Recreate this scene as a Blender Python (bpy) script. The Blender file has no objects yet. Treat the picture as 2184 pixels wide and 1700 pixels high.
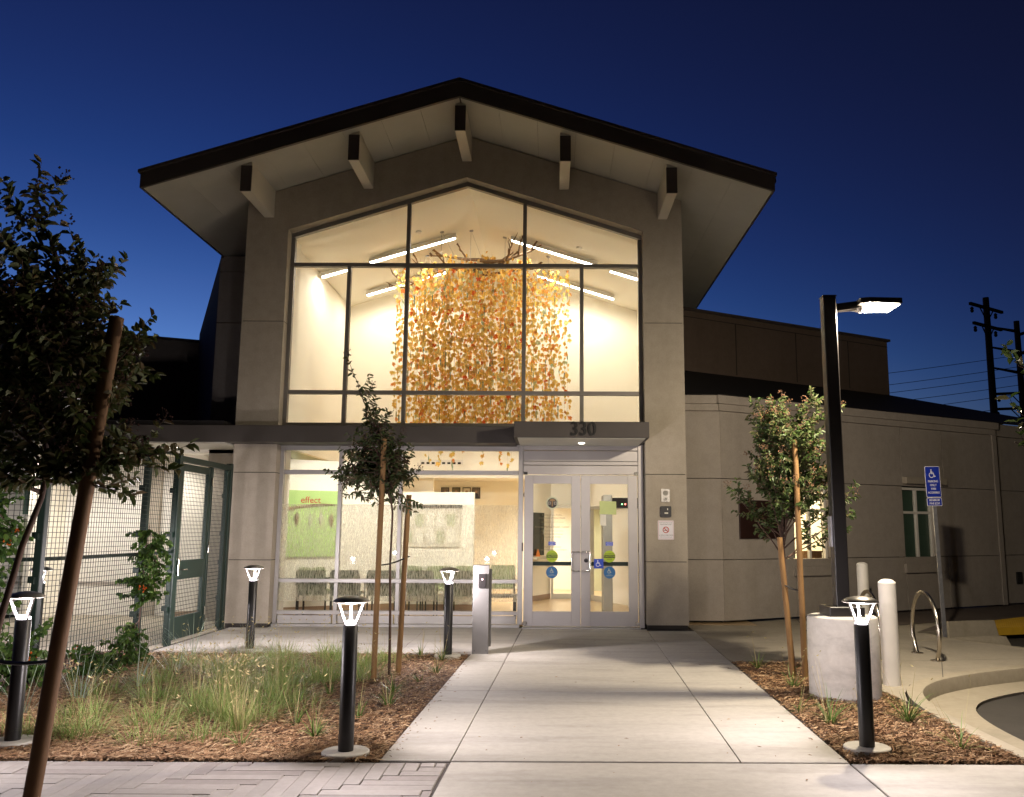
import bpy, bmesh, math, random
import numpy as np
from mathutils import Vector, Matrix
R = math.radians
rng = random.Random(7)
nrg = np.random.default_rng(11)
sc = bpy.context.scene
COL = sc.collection

# ------------------------------------------------------------------ camera
cam_d = bpy.data.cameras.new('camera'); cam = bpy.data.objects.new('camera', cam_d); COL.objects.link(cam)
cam_d.sensor_fit = 'HORIZONTAL'; cam_d.sensor_width = 36
cam_d.lens = 1837 / 2184 * 36; cam_d.shift_x = -0.0375; cam_d.clip_start = .05; cam_d.clip_end = 2000
pit = math.atan(280 / 1837); rol = .005
_F = Vector((0, math.cos(pit), math.sin(pit))); _R = Vector((1, 0, 0)); _U = _R.cross(_F)
_R2 = math.cos(rol) * _R + math.sin(rol) * _U; _U2 = -math.sin(rol) * _R + math.cos(rol) * _U
m = Matrix.Identity(4)
for i in range(3):
    m[i][0] = _R2[i]; m[i][1] = _U2[i]; m[i][2] = -_F[i]
m[2][3] = 1.57
cam.matrix_world = m
sc.camera = cam

# ------------------------------------------------------------------ world: dusk sky after sunset
W = bpy.data.worlds.new('World'); sc.world = W; W.use_nodes = True
wn = W.node_tree.nodes; wl = W.node_tree.links
bg = wn['Background']
sky = wn.new('ShaderNodeTexSky'); sky.sky_type = 'NISHITA'; sky.sun_disc = False
sky.sun_elevation = R(-6.3); sky.sun_rotation = R(-31); sky.altitude = 150
sky.air_density = 1.1; sky.dust_density = 0.1; sky.ozone_density = 2.8
wl.new(sky.outputs[0], bg.inputs[0]); bg.inputs[1].default_value = 13.0

vs = sc.view_settings
vs.view_transform = 'Standard'; vs.look = 'None'; vs.gamma = 1; vs.exposure = 1.0; vs.use_curve_mapping = False
sc.cycles.use_denoising = True
sc.cycles.max_bounces = 8; sc.cycles.diffuse_bounces = 5; sc.cycles.glossy_bounces = 3
sc.cycles.transmission_bounces = 4; sc.cycles.transparent_max_bounces = 24
sc.cycles.caustics_reflective = False; sc.cycles.caustics_refractive = False
sc.cycles.sample_clamp_indirect = 4.0

POLE_W = 560.0      # lot lamp power
BOLL_W = 85.0        # bollard lamp power
TUBE_E = 13.0       # linear pendant radiance
DOWN_W = 45.0

# ------------------------------------------------------------------ materials
MATS = {}
def nodes(name):
    mt = bpy.data.materials.new(name); mt.use_nodes = True
    nt = mt.node_tree; b = nt.nodes['Principled BSDF']; MATS[name] = mt
    return mt, nt, b
def noise(nt, scale, detail=4, rough=.55, stretch=None, coord='Object'):
    tc = nt.nodes.new('ShaderNodeTexCoord'); n = nt.nodes.new('ShaderNodeTexNoise')
    n.inputs['Scale'].default_value = scale; n.inputs['Detail'].default_value = detail; n.inputs['Roughness'].default_value = rough
    if stretch:
        mp = nt.nodes.new('ShaderNodeMapping'); mp.inputs['Scale'].default_value = stretch
        nt.links.new(tc.outputs[coord], mp.inputs[0]); nt.links.new(mp.outputs[0], n.inputs[0])
    else: nt.links.new(tc.outputs[coord], n.inputs[0])
    return n
def ramp(nt, src, stops):
    r = nt.nodes.new('ShaderNodeValToRGB'); e = r.color_ramp.elements
    while len(e) > 1: e.remove(e[-1])
    e[0].position = stops[0][0]; e[0].color = (*stops[0][1], 1)
    for p, c in stops[1:]:
        k = e.new(p); k.color = (*c, 1)
    nt.links.new(src, r.inputs[0]); return r
def mix(nt, a, b, fac, mode='MIX'):
    x = nt.nodes.new('ShaderNodeMix'); x.data_type = 'RGBA'; x.blend_type = mode
    if isinstance(fac, float): x.inputs[0].default_value = fac
    else: nt.links.new(fac, x.inputs[0])
    nt.links.new(a, x.inputs[6]); nt.links.new(b, x.inputs[7]); return x.outputs[2]
def bump(nt, b, src, strength, dist=.01):
    k = nt.nodes.new('ShaderNodeBump'); k.inputs['Strength'].default_value = strength; k.inputs['Distance'].default_value = dist
    nt.links.new(src, k.inputs['Height']); nt.links.new(k.outputs[0], b.inputs['Normal'])
def mat(name, col, rough=.6, metal=0., var=.12, vscale=3., bmp=0., bscale=60., spec=.5, stretch=None):
    mt, nt, b = nodes(name)
    n = noise(nt, vscale, 5, stretch=stretch)
    lo = tuple(c * (1 - var) for c in col); hi = tuple(min(1, c * (1 + var)) for c in col)
    r = ramp(nt, n.outputs[0], [(.25, lo), (.75, hi)])
    nt.links.new(r.outputs[0], b.inputs['Base Color'])
    b.inputs['Roughness'].default_value = rough; b.inputs['Metallic'].default_value = metal
    b.inputs['Specular IOR Level'].default_value = spec
    if bmp:
        k = noise(nt, bscale, 3); bump(nt, b, k.outputs[0], bmp, .004)
    return mt
def emis(name, col, strength):
    mt, nt, b = nodes(name)
    b.inputs['Base Color'].default_value = (.8, .8, .8, 1)
    b.inputs['Emission Color'].default_value = (*col, 1); b.inputs['Emission Strength'].default_value = strength
    return mt

def stucco(name, col):
    mt, nt, b = nodes(name)
    n1 = noise(nt, .9, 6, .6); n2 = noise(nt, 45, 3, .6)
    r = ramp(nt, n1.outputs[0], [(.2, tuple(c * .90 for c in col)), (.5, col), (.85, tuple(c * 1.06 for c in col))])
    r2 = ramp(nt, n2.outputs[0], [(.3, (.88,) * 3), (.7, (1, 1, 1))])
    n4 = noise(nt, 1.0, 5, .6, (4.5, 4.5, .35)); r4 = ramp(nt, n4.outputs[0], [(.30, (.84, .83, .82)), (.52, (1, 1, 1))])
    n5 = noise(nt, 7, 4, .65); r5 = ramp(nt, n5.outputs[0], [(.28, (.92, .92, .92)), (.6, (1.03, 1.03, 1.03))])
    c1 = mix(nt, r.outputs[0], r2.outputs[0], 1.0, 'MULTIPLY'); c2 = mix(nt, c1, r4.outputs[0], .35, 'MULTIPLY')
    nt.links.new(mix(nt, c2, r5.outputs[0], 1.0, 'MULTIPLY'), b.inputs['Base Color'])
    b.inputs['Roughness'].default_value = .92; b.inputs['Specular IOR Level'].default_value = .2
    n3 = noise(nt, 170, 2); bump(nt, b, n3.outputs[0], .35, .003); return mt
stucco('stucco', (.385, .34, .275))
stucco('stucco_wing', (.36, .32, .28))
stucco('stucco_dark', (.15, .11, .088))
mat('joint_dark', (.03, .026, .022), .9)
mat('fascia', (.10, .083, .074), .5, .3, .1)
mat('soffit', (.50, .485, .42), .85, 0, .06, 2)
mat('beam', (.60, .56, .47), .8, 0, .06, 2)
mat('band', (.055, .047, .042), .75, .0, .1)
mat('alu', (.38, .365, .35), .45, .6, .05, 6)
mat('alu_backlit', (.19, .175, .155), .5, .3, .06, 6)  # darker alu copy, backlit shade of the upper frames put into the colour
mat('alu_door', (.37, .35, .34), .48, .55, .06, 2)
mat('post_steel', (.15, .145, .14), .5, .4, .08, 5)
mat('fin_alu', (.30, .29, .30), .4, .6, .05)
mat('chrome', (.72, .70, .66), .18, 1, .04)
mat('brass_steel', (.55, .50, .42), .25, 1, .08, 12)
mat('black_metal', (.018, .017, .017), .38, .2, .1)
mat('pole_bronze', (.010, .008, .007), .38, .0, .1)
mat('green_metal', (.006, .019, .013), .55, .0, .15, 8)
mat('wire_green', (.012, .022, .017), .5, .3, .1)
mat('boll_grey', (.16, .145, .125), .35, .6, .1)
mat('white_paint', (.72, .69, .63), .5, 0, .05, 6)
mat('inner_wall', (.84, .80, .69), .9, 0, .015, 1)
mat('inner_ceiling', (.85, .82, .73), .9, 0, .015, 1)
mat('inner_green', (.42, .60, .22), .85, 0, .08, 1.5)
mat('inner_olive', (.45, .47, .33), .85, 0, .04, 1.5)
mat('inner_frame', (.55, .52, .44), .5, .3, .04)
mat('inner_floor', (.42, .29, .15), .28, 0, .12, 1.5, stretch=(1, .2, 1))
mat('base_trim', (.30, .20, .12), .6)
mat('chair_green', (.02, .042, .014), .8, 0, .2, 9)
mat('chair_lime', (.22, .27, .13), .8, 0, .15, 9)
mat('chair_black', (.02, .02, .02), .5, .2)
mat('board', (.62, .58, .48), .8, 0, .15, 9)
mat('paper_white', (.75, .72, .62), .9, 0, .06, 9)
mat('paper_green', (.55, .62, .27), .9, 0, .05, 9)
mat('portrait', (.16, .13, .11), .5, 0, .3, 20)
mat('skin_tone', (.35, .22, .15), .6)
mat('suit', (.03, .03, .04), .7)
mat('detector_grey', (.24, .23, .20), .6, .1, .05)
mat('plastic_black', (.012, .01, .01), .3)
mat('ink', (.16, .14, .09), .8)
mat('ink_dark', (.025, .022, .02), .7)
mat('number_metal', (.006, .0055, .005), .5, .3)
mat('blue_sticker', (.01, .05, .42), .4, 0, .03)
mat('teal_sticker', (.01, .10, .26), .4, 0, .03)
mat('sign_blue', (.012, .03, .30), .35, 0, .05)
mat('sign_white', (.70, .68, .72), .5, 0, .04)
mat('yellow_green', (.30, .42, .01), .5, 0, .04)
mat('red_ink', (.45, .04, .025), .6)
mat('seal_gold', (.30, .17, .07), .6)
mat('plaque', (.026, .009, .007), .5, .2, .2, 14)
mat('stake', (.21, .115, .04), .75, 0, .35, 2.2, .4, 30, stretch=(6, 6, 1))
mat('stake_dark', (.14, .07, .028), .8, 0, .3, 2.5, .4, 30, stretch=(6, 6, 1))
mat('bark', (.085, .05, .035), .85, 0, .3, 8, .5, 40)
mat('strap', (.015, .013, .013), .5)
mat('wood_pole', (.022, .016, .012), .9, 0, .2, 5)
mat('wire_black', (.01, .01, .01), .6)
mat('branch_brown', (.20, .12, .06), .7, 0, .2, 9)
mat('thread', (.35, .30, .18), .8)
mat('roof_dark', (.012, .010, .010), .7, 0, .2)
mat('tactile', (.55, .33, .02), .7, 0, .12, 6)
mat('galv', (.32, .32, .34), .45, .7, .2, 14)
mat('orange_cone', (.7, .2, .03), .6)
emis('tube_glow', (1, .94, .82), TUBE_E)
emis('down_glow', (1, .92, .78), 4.0)
emis('led_glow', (1, .90, .72), 8.0)
emis('boll_glow', (.96, .88, 1.0), 4.0)
emis('red_led', (1, .03, .02), 3.0)
emis('green_led', (.03, 1, .2), 1.5)

def concrete(name, col, stain=.25, streak=None):
    mt, nt, b = nodes(name)
    n1 = noise(nt, 1.1, 8, .65, streak); n2 = noise(nt, 14, 5, .7); n3 = noise(nt, 90, 2)
    r = ramp(nt, n1.outputs[0], [(.25, tuple(c * (1 - stain) for c in col)), (.5, col), (.8, tuple(c * 1.1 for c in col))])
    r2 = ramp(nt, n2.outputs[0], [(.3, (.86, .85, .84)), (.65, (1, 1, 1))])
    nt.links.new(mix(nt, r.outputs[0], r2.outputs[0], 1.0, 'MULTIPLY'), b.inputs['Base Color'])
    b.inputs['Roughness'].default_value = .82; b.inputs['Specular IOR Level'].default_value = .35
    bump(nt, b, n3.outputs[0], .25, .002); return mt
concrete('path_concrete', (.42, .395, .355), .34, (.5, 2.6, 1))
concrete('walk_concrete', (.33, .295, .235), .26)
concrete('base_concrete', (.62, .59, .53), .34, (1.5, 1.5, 5))
concrete('curb_concrete', (.34, .30, .23), .3)
concrete('paver_a', (.30, .275, .255), .16)
concrete('paver_b', (.335, .305, .285), .16)
concrete('paver_c', (.265, .235, .22), .16)
concrete('apron_shade', (.12, .095, .08), .25)  # dark tone holds the shade at the wing wall foot
concrete('asphalt', (.05, .045, .04), .3)
mat('grout', (.06, .05, .045), .95)

# asphalt needs a coarse grain too
def island(name, cols, rough=.8, translucent=0., extra_var=None):
    """colour picked per loose piece of the mesh (leaf, blade, chip)"""
    mt, nt, b = nodes(name)
    g = nt.nodes.new('ShaderNodeNewGeometry')
    n = len(cols)
    r = ramp(nt, g.outputs['Random Per Island'], [(i / max(1, n - 1), c) for i, c in enumerate(cols)])
    nt.links.new(r.outputs[0], b.inputs['Base Color']); b.inputs['Roughness'].default_value = rough
    b.inputs['Specular IOR Level'].default_value = .3
    if translucent:
        t = nt.nodes.new('ShaderNodeBsdfTranslucent'); nt.links.new(r.outputs[0], t.inputs[0])
        ms = nt.nodes.new('ShaderNodeMixShader'); ms.inputs[0].default_value = translucent
        nt.links.new(b.outputs[0], ms.inputs[1]); nt.links.new(t.outputs[0], ms.inputs[2])
        nt.links.new(ms.outputs[0], nt.nodes['Material Output'].inputs[0])
    return mt
island('mulch_chip', [(.12, .062, .030), (.22, .118, .058), (.35, .21, .11), (.16, .083, .04), (.52, .37, .22), (.26, .142, .068), (.07, .037, .022), (.42, .27, .145)], .9)
island('leaf_fore', [(.05, .075, .022), (.085, .105, .035), (.065, .085, .03), (.12, .115, .045), (.14, .095, .05)], .5, .22)
island('leaf_dark', [(.035, .06, .018), (.06, .085, .028), (.045, .065, .022), (.085, .09, .035), (.11, .075, .04)], .5, .2)
island('leaf_mid', [(.045, .085, .02), (.075, .11, .03), (.06, .095, .03), (.10, .12, .045), (.11, .09, .045)], .5, .25)
island('leaf_vine', [(.03, .07, .015), (.05, .10, .02), (.10, .17, .03), (.04, .08, .02)], .5, .25)
island('seed_dark', [(.05, .018, .014), (.03, .014, .012)], .8)
island('seed_tan', [(.22, .12, .06), (.16, .08, .045), (.28, .16, .085)], .8)
island('flower_red', [(.45, .06, .01), (.6, .14, .02)], .6, .2)
island('grass_green', [(.13, .22, .045), (.20, .30, .07), (.27, .35, .11), (.16, .25, .055), (.38, .37, .16), (.22, .31, .08)], .6, .25)
island('grass_straw', [(.42, .35, .17), (.34, .27, .12), (.50, .42, .22), (.27, .24, .09)], .7, .2)
island('grass_blue', [(.30, .36, .30), (.42, .46, .38), (.24, .32, .24), (.36, .38, .25)], .55, .2)
island('tuft_green', [(.05, .09, .02), (.09, .15, .03), (.13, .22, .04), (.07, .11, .03)], .5, .2)
island('butterfly_mix', [(.66, .39, .075), (.74, .46, .12), (.72, .49, .12), (.64, .44, .13), (.82, .56, .14), (.88, .70, .30), (.78, .30, .07), (.80, .52, .13), (.84, .62, .20), (.66, .13, .03), (.80, .54, .12), (.82, .60, .18), (.42, .52, .32)], .7, .32)

def glass():
    mt, nt, b = nodes('glass')
    nt.nodes.remove(b)
    t = nt.nodes.new('ShaderNodeBsdfTransparent'); t.inputs[0].default_value = (.975, .975, .965, 1)
    g = nt.nodes.new('ShaderNodeBsdfGlossy'); g.inputs['Roughness'].default_value = .01
    lw = nt.nodes.new('ShaderNodeLayerWeight'); lw.inputs[0].default_value = .5
    pw = nt.nodes.new('ShaderNodeMath'); pw.operation = 'POWER'; pw.inputs[1].default_value = 5; nt.links.new(lw.outputs['Facing'], pw.inputs[0])
    f = nt.nodes.new('ShaderNodeMath'); f.operation = 'MULTIPLY_ADD'; f.inputs[1].default_value = .9; f.inputs[2].default_value = .045; nt.links.new(pw.outputs[0], f.inputs[0])
    ms = nt.nodes.new('ShaderNodeMixShader')
    nt.links.new(f.outputs[0], ms.inputs[0]); nt.links.new(t.outputs[0], ms.inputs[1]); nt.links.new(g.outputs[0], ms.inputs[2])
    nt.links.new(ms.outputs[0], nt.nodes['Material Output'].inputs[0]); return mt
glass()
def film():
    """printed privacy film: fine vertical frosted streaks"""
    mt, nt, b = nodes('streak_film')
    n = noise(nt, 1, 3, .6, (150, 1, 13)); r = ramp(nt, n.outputs[0], [(.38, (.16,) * 3), (.60, (.58,) * 3)])
    b.inputs['Base Color'].default_value = (.88, .86, .76, 1); b.inputs['Roughness'].default_value = .9
    tl = nt.nodes.new('ShaderNodeBsdfTranslucent'); tl.inputs[0].default_value = (.97, .95, .86, 1)
    m0 = nt.nodes.new('ShaderNodeMixShader'); m0.inputs[0].default_value = .75
    nt.links.new(b.outputs[0], m0.inputs[1]); nt.links.new(tl.outputs[0], m0.inputs[2])
    t = nt.nodes.new('ShaderNodeBsdfTransparent'); ms = nt.nodes.new('ShaderNodeMixShader')
    nt.links.new(r.outputs[0], ms.inputs[0]); nt.links.new(t.outputs[0], ms.inputs[1]); nt.links.new(m0.outputs[0], ms.inputs[2])
    nt.links.new(ms.outputs[0], nt.nodes['Material Output'].inputs[0]); return mt
film()
mat('glass_dark', (.012, .02, .016), .08, 0, .2, 2)
mat('blind_green', (.06, .11, .08), .7, 0, .1, 40, stretch=(1, 1, .02))
def mulch_ground():
    mt, nt, b = nodes('mulch_soil')
    n1 = noise(nt, 60, 6, .75, (1, 1, 1)); n2 = noise(nt, 2.2, 4)
    r = ramp(nt, n1.outputs[0], [(.3, (.03, .015, .009)), (.5, (.085, .042, .022)), (.72, (.16, .085, .045))])
    r2 = ramp(nt, n2.outputs[0], [(.3, (.7, .7, .7)), (.7, (1.1, 1.05, 1))])
    nt.links.new(mix(nt, r.outputs[0], r2.outputs[0], 1.0, 'MULTIPLY'), b.inputs['Base Color']); b.inputs['Roughness'].default_value = .95
    bump(nt, b, n1.outputs[0], .8, .02)
mulch_ground()

# ------------------------------------------------------------------ mesh helpers
class MB:
    def __init__(s): s.v = []; s.f = []; s.n = 0
    def add(s, vs, fs):
        k = len(s.v); s.v += [tuple(p) for p in vs]; s.f += [tuple(i + k for i in f) for f in fs]; return s
    def box(s, x0, y0, z0, x1, y1, z1):
        return s.add([(x0, y0, z0), (x1, y0, z0), (x1, y1, z0), (x0, y1, z0), (x0, y0, z1), (x1, y0, z1), (x1, y1, z1), (x0, y1, z1)],
                     [(0, 3, 2, 1), (4, 5, 6, 7), (0, 1, 5, 4), (1, 2, 6, 5), (2, 3, 7, 6), (3, 0, 4, 7)])
    def bbox(s, x0, y0, z0, x1, y1, z1, b=.006):
        """box with chamfered vertical and top edges"""
        P = lambda d: [(x0 + d, y0), (x1 - d, y0), (x1, y0 + d), (x1, y1 - d), (x1 - d, y1), (x0 + d, y1), (x0, y1 - d), (x0, y0 + d)]
        o = P(b); i = [(min(max(x, x0 + b), x1 - b), min(max(y, y0 + b), y1 - b)) for x, y in o]
        vs = [(x, y, z0) for x, y in o] + [(x, y, z1 - b) for x, y in o] + [(x, y, z1) for x, y in i]
        fs = [tuple(range(7, -1, -1)), tuple(range(16, 24))]
        for l in (0, 8):
            for k in range(8): fs.append((l + k, l + (k + 1) % 8, l + 8 + (k + 1) % 8, l + 8 + k))
        return s.add(vs, fs)
    def prism(s, poly, vec):
        n = len(poly); vec = Vector(vec); a = [Vector(p) for p in poly]; b = [p + vec for p in a]
        nrm = sum(((a[i] - a[0]).cross(a[(i + 1) % n] - a[0]) for i in range(n)), Vector())
        fs = [tuple(range(n)), tuple(range(2 * n - 1, n - 1, -1))] + [(i, i + n, (i + 1) % n + n, (i + 1) % n) for i in range(n)]
        if nrm.dot(vec) > 0: fs = [tuple(reversed(f)) for f in fs]
        return s.add(a + b, fs)
    def tube(s, pts, rad, n=8, cap=True):
        pts = [Vector(p) for p in pts]; rad = rad if isinstance(rad, (list, tuple)) else [rad] * len(pts)
        vs = []; fs = []; ref = None
        for i, p in enumerate(pts):
            t = (pts[min(i + 1, len(pts) - 1)] - pts[max(i - 1, 0)]).normalized()
            if ref is None: ref = Vector((0, 0, 1)) if abs(t.z) < .9 else Vector((1, 0, 0))
            a = (ref - t * ref.dot(t)).normalized(); b = t.cross(a); ref = a
            for k in range(n):
                th = 2 * math.pi * k / n; vs.append(p + (a * math.cos(th) + b * math.sin(th)) * rad[i])
        for i in range(len(pts) - 1):
            for k in range(n): fs.append((i * n + k, i * n + (k + 1) % n, (i + 1) * n + (k + 1) % n, (i + 1) * n + k))
        if cap: fs.append(tuple(range(n - 1, -1, -1))); fs.append(tuple((len(pts) - 1) * n + k for k in range(n)))
        return s.add(vs, fs)
    def lathe(s, prof, n=24, c=(0, 0, 0)):
        vs = []; fs = []
        for r, z in prof:
            for k in range(n):
                a = 2 * math.pi * k / n; vs.append((c[0] + r * math.cos(a), c[1] + r * math.sin(a), c[2] + z))
        L = len(prof)
        for i in range(L - 1):
            for k in range(n): fs.append((i * n + k, i * n + (k + 1) % n, (i + 1) * n + (k + 1) % n, (i + 1) * n + k))
        fs.append(tuple(range(n - 1, -1, -1))); fs.append(tuple((L - 1) * n + k for k in range(n)))
        return s.add(vs, fs)
    def quad(s, a, b, c, d): return s.add([a, b, c, d], [(0, 1, 2, 3)])
    def build(s, name, mt, parent=None, smooth=False, angle=None):
        me = bpy.data.meshes.new(name); me.from_pydata([tuple(v) for v in s.v], [], s.f); me.update()
        me.materials.append(MATS[mt] if isinstance(mt, str) else mt)
        if smooth:
            me.polygons.foreach_set('use_smooth', [True] * len(me.polygons))
            try: me.set_sharp_from_angle(angle=R(angle or 40))
            except Exception: pass
        o = bpy.data.objects.new(name, me); COL.objects.link(o)
        if parent is not None: o.parent = parent
        return o
def fast_mesh(name, verts, faces4, mt, parent=None):
    """numpy quads -> object"""
    me = bpy.data.meshes.new(name); nv = len(verts); nf = len(faces4)
    me.vertices.add(nv); me.vertices.foreach_set('co', np.asarray(verts, np.float32).ravel())
    me.loops.add(nf * 4); me.loops.foreach_set('vertex_index', np.asarray(faces4, np.int32).ravel())
    me.polygons.add(nf); me.polygons.foreach_set('loop_start', np.arange(nf, dtype=np.int32) * 4)
    me.update(calc_edges=True); me.validate(); me.materials.append(MATS[mt])
    o = bpy.data.objects.new(name, me); COL.objects.link(o)
    if parent is not None: o.parent = parent
    return o
def tag(o, label=None, cat=None, group=None, kind=None):
    if label: o['label'] = label
    if cat: o['category'] = cat
    if group: o['group'] = group
    if kind: o['kind'] = kind
    return o
def thing(name, label, cat, loc=(0, 0, 0), rz=0., group=None):
    o = bpy.data.objects.new(name, None); COL.objects.link(o); o.empty_display_size = .1
    o.location = loc; o.rotation_euler = (0, 0, rz); return tag(o, label, cat, group)
def copy_tree(o, parent=None):
    c = o.copy(); COL.objects.link(c)
    if parent is not None: c.parent = parent
    for ch in list(o.children): copy_tree(ch, c)
    return c
def text(name, body, size, mt, parent, loc, extrude=.0015, rot=(math.pi / 2, 0, 0), align='CENTER', sx=1., sy=1., bold=0.):
    cu = bpy.data.curves.new(name, 'FONT'); cu.body = body; cu.size = size; cu.align_x = align; cu.align_y = 'CENTER'
    cu.extrude = extrude; cu.offset = bold; cu.resolution_u = 3; cu.space_line = 1.0
    t = bpy.data.objects.new(name, cu); COL.objects.link(t)
    dg = bpy.context.evaluated_depsgraph_get(); me = bpy.data.meshes.new_from_object(t.evaluated_get(dg))
    bpy.data.objects.remove(t); bpy.data.curves.remove(cu)
    me.materials.clear(); me.materials.append(MATS[mt]); me.name = name
    o = bpy.data.objects.new(name, me); COL.objects.link(o); o.parent = parent; o.location = loc; o.rotation_euler = rot; o.scale = (sx, sy, 1)
    return o
def ring(mb, c, r0, r1, y0, y1, n=28):
    """flat ring facing -Y"""
    vs = []; fs = []
    for yy in (y0, y1):
        for rr in (r0, r1):
            for k in range(n):
                a = 2 * math.pi * k / n; vs.append((c[0] + rr * math.cos(a), yy, c[1] + rr * math.sin(a)))
    for k in range(n):
        q = (k + 1) % n
        fs += [(k, q, n + q, n + k), (2 * n + k, 3 * n + k, 3 * n + q, 2 * n + q), (n + k, n + q, 3 * n + q, 3 * n + k), (k, 2 * n + k, 2 * n + q, q)]
    mb.add(vs, fs)
def disc(mb, c, r, y0, y1, n=28):
    mb.prism([(c[0] + r * math.cos(2 * math.pi * k / n), y0, c[1] + r * math.sin(2 * math.pi * k / n)) for k in range(n)], (0, y1 - y0, 0))
def rrect(mb, x0, z0, x1, z1, y0, y1, r=.02, n=4):
    p = []
    for cx, cz, a0 in ((x1 - r, z0 + r, -90), (x1 - r, z1 - r, 0), (x0 + r, z1 - r, 90), (x0 + r, z0 + r, 180)):
        for k in range(n + 1):
            a = R(a0 + 90 * k / n); p.append((cx + r * math.cos(a), y0, cz + r * math.sin(a)))
    mb.prism(p, (0, y1 - y0, 0))
def clip(poly, a, b):
    """keep the part of 2D poly left of line a->b"""
    out = []; n = len(poly)
    sd = lambda p: (b[0] - a[0]) * (p[1] - a[1]) - (b[1] - a[1]) * (p[0] - a[0])
    for i in range(n):
        p, q = poly[i], poly[(i + 1) % n]; s, t = sd(p), sd(q)
        if s >= 0: out.append(p)
        if s * t < 0:
            k = s / (s - t); out.append((p[0] + (q[0] - p[0]) * k, p[1] + (q[1] - p[1]) * k))
    return out

# ================================================================== GROUND
g = MB(); g.add([(-400, -300, -.17), (400, -300, -.17), (400, 500, -.17), (-400, 500, -.17)], [(0, 1, 2, 3)])
tag(g.build('ground', 'asphalt'), kind='structure')
def px(a, Y): return a + .03 * (Y - 14.18)
XL, XJL, XJR, XR = -.92, -.436, 1.56, 2.30
def slab_poly(mb, poly, z0, z1, gap=.005):
    c = (sum(p[0] for p in poly) / len(poly), sum(p[1] for p in poly) / len(poly))
    q = []
    for p in poly:
        d = math.hypot(p[0] - c[0], p[1] - c[1]); k = max(0, (d - gap * 1.4)) / d
        q.append((c[0] + (p[0] - c[0]) * k, c[1] + (p[1] - c[1]) * k))
    b = .006; top = []
    for p in q:
        d = math.hypot(p[0] - c[0], p[1] - c[1]); k = (d - b) / d
        top.append((c[0] + (p[0] - c[0]) * k, c[1] + (p[1] - c[1]) * k))
    n = len(q)
    vs = [(x, y, z0) for x, y in q] + [(x, y, z1 - b) for x, y in q] + [(x, y, z1) for x, y in top]
    fs = [tuple(range(n - 1, -1, -1)), tuple(range(2 * n, 3 * n))]
    for l in (0, n):
        for i in range(n): fs.append((l + i, l + (i + 1) % n, l + n + (i + 1) % n, l + n + i))
    mb.add(vs, fs)
pathb = MB(); pathb.add([(px(XL, 2), 2, -.012), (px(XR, 2) + .0, 2, -.012), (XR + .1, 14.5, -.012), (XL, 14.5, -.012)], [(0, 1, 2, 3)])
path = tag(pathb.build('path', 'grout'), kind='structure')
def slab(parent, poly, mt='path_concrete', z1=0.):
    b = MB(); slab_poly(b, poly, -.10, z1); o = b.build('concrete_slab', mt, parent); return o
ys = [14.20, 10.72, 8.82, 6.21]
for a, b in zip(ys[:-1], ys[1:]):
    slab(path, [(px(XJL, b), b), (px(XJR, b), b), (px(XJR, a), a), (px(XJL, a), a)])
for a, b in ((10.72, 8.82), (8.82, 6.21)):
    slab(path, [(px(XL, b), b), (px(XJL, b), b), (px(XJL, a), a), (px(XL, a), a)])
for a, b in ((14.0, 10.83), (10.83, 8.5), (8.5, 6.21)):
    slab(path, [(px(XJR, b), b), (px(XR, b), b), (px(XR, a) , a), (px(XJR, a), a)])
# cross walk in front of everything
for a, b in ((6.19, 4.2), (4.2, 2.0)):
    slab(path, [(px(XJL, b) , b), (px(XR, b), b), (px(XR, a), a), (px(XJL, a), a)])
    slab(path, [(px(XR, b) , b), (3.46, b), (3.46, a), (px(XR, a), a)])
for x0, x1 in ((-.72, 1.3), (1.3, 3.46)): slab(path, [(x0, -3), (x1, -3), (x1, 1.98), (x0, 1.98)])

# landing along the facade, left and right
landb = MB(); landb.add([(-5.3, 11.3, -.012), (-.2, 11.3, -.012), (-.2, 14.5, -.012), (-5.3, 14.5, -.012)], [(0, 1, 2, 3)])
land = tag(landb.build('front_walk', 'grout'), kind='structure')
xs = [-5.12, -3.5, -1.95]
for i in range(2): slab(land, [(xs[i], 11.38), (xs[i + 1], 11.38), (xs[i + 1], 14.36), (xs[i], 14.36)])
slab(land, [(-1.95, 11.38), (px(XL, 11.38) + .02, 11.38), (px(XL, 10.72), 10.72), (px(XJL, 10.72), 10.72), (-.436, 14.36), (-1.95, 14.36)])
# right walk, kerb, gutter
K = [(3.47, -3), (3.47, 4.0), (3.47, 6.4), (3.47, 7.4), (3.52, 8.15), (3.66, 8.78), (3.9, 9.25), (4.2, 9.6), (4.6, 9.92), (5.05, 10.2), (5.6, 10.48), (6.4, 10.8), (6.95, 11.05), (7.1, 11.4), (6.95, 11.75), (6.56, 12.28), (6.13, 13.05), (5.95, 13.45), (5.95, 13.9)]
walkb = MB()
rw = [(3.33, 8.97), (3.36, 8.4)] + [(x - .15, y + .05) for x, y in K[5:12]] + [(6.85, 11.2), (6.9, 11.45), (6.83, 11.65), (6.44, 12.18), (6.0, 13.0), (5.8, 13.42), (5.8, 14.0), (9.5, 17.0), (8.5, 18.6), (3.0, 15.15), (2.3, 15.2), (2.3, 14.05), (px(XR, 10.83) + .01, 10.83), (3.33, 10.82)]
walkb.prism([(x, y, -.14) for x, y in rw], (0, 0, .136)); tag(walkb.build('sidewalk', 'walk_concrete'), kind='structure')
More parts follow.
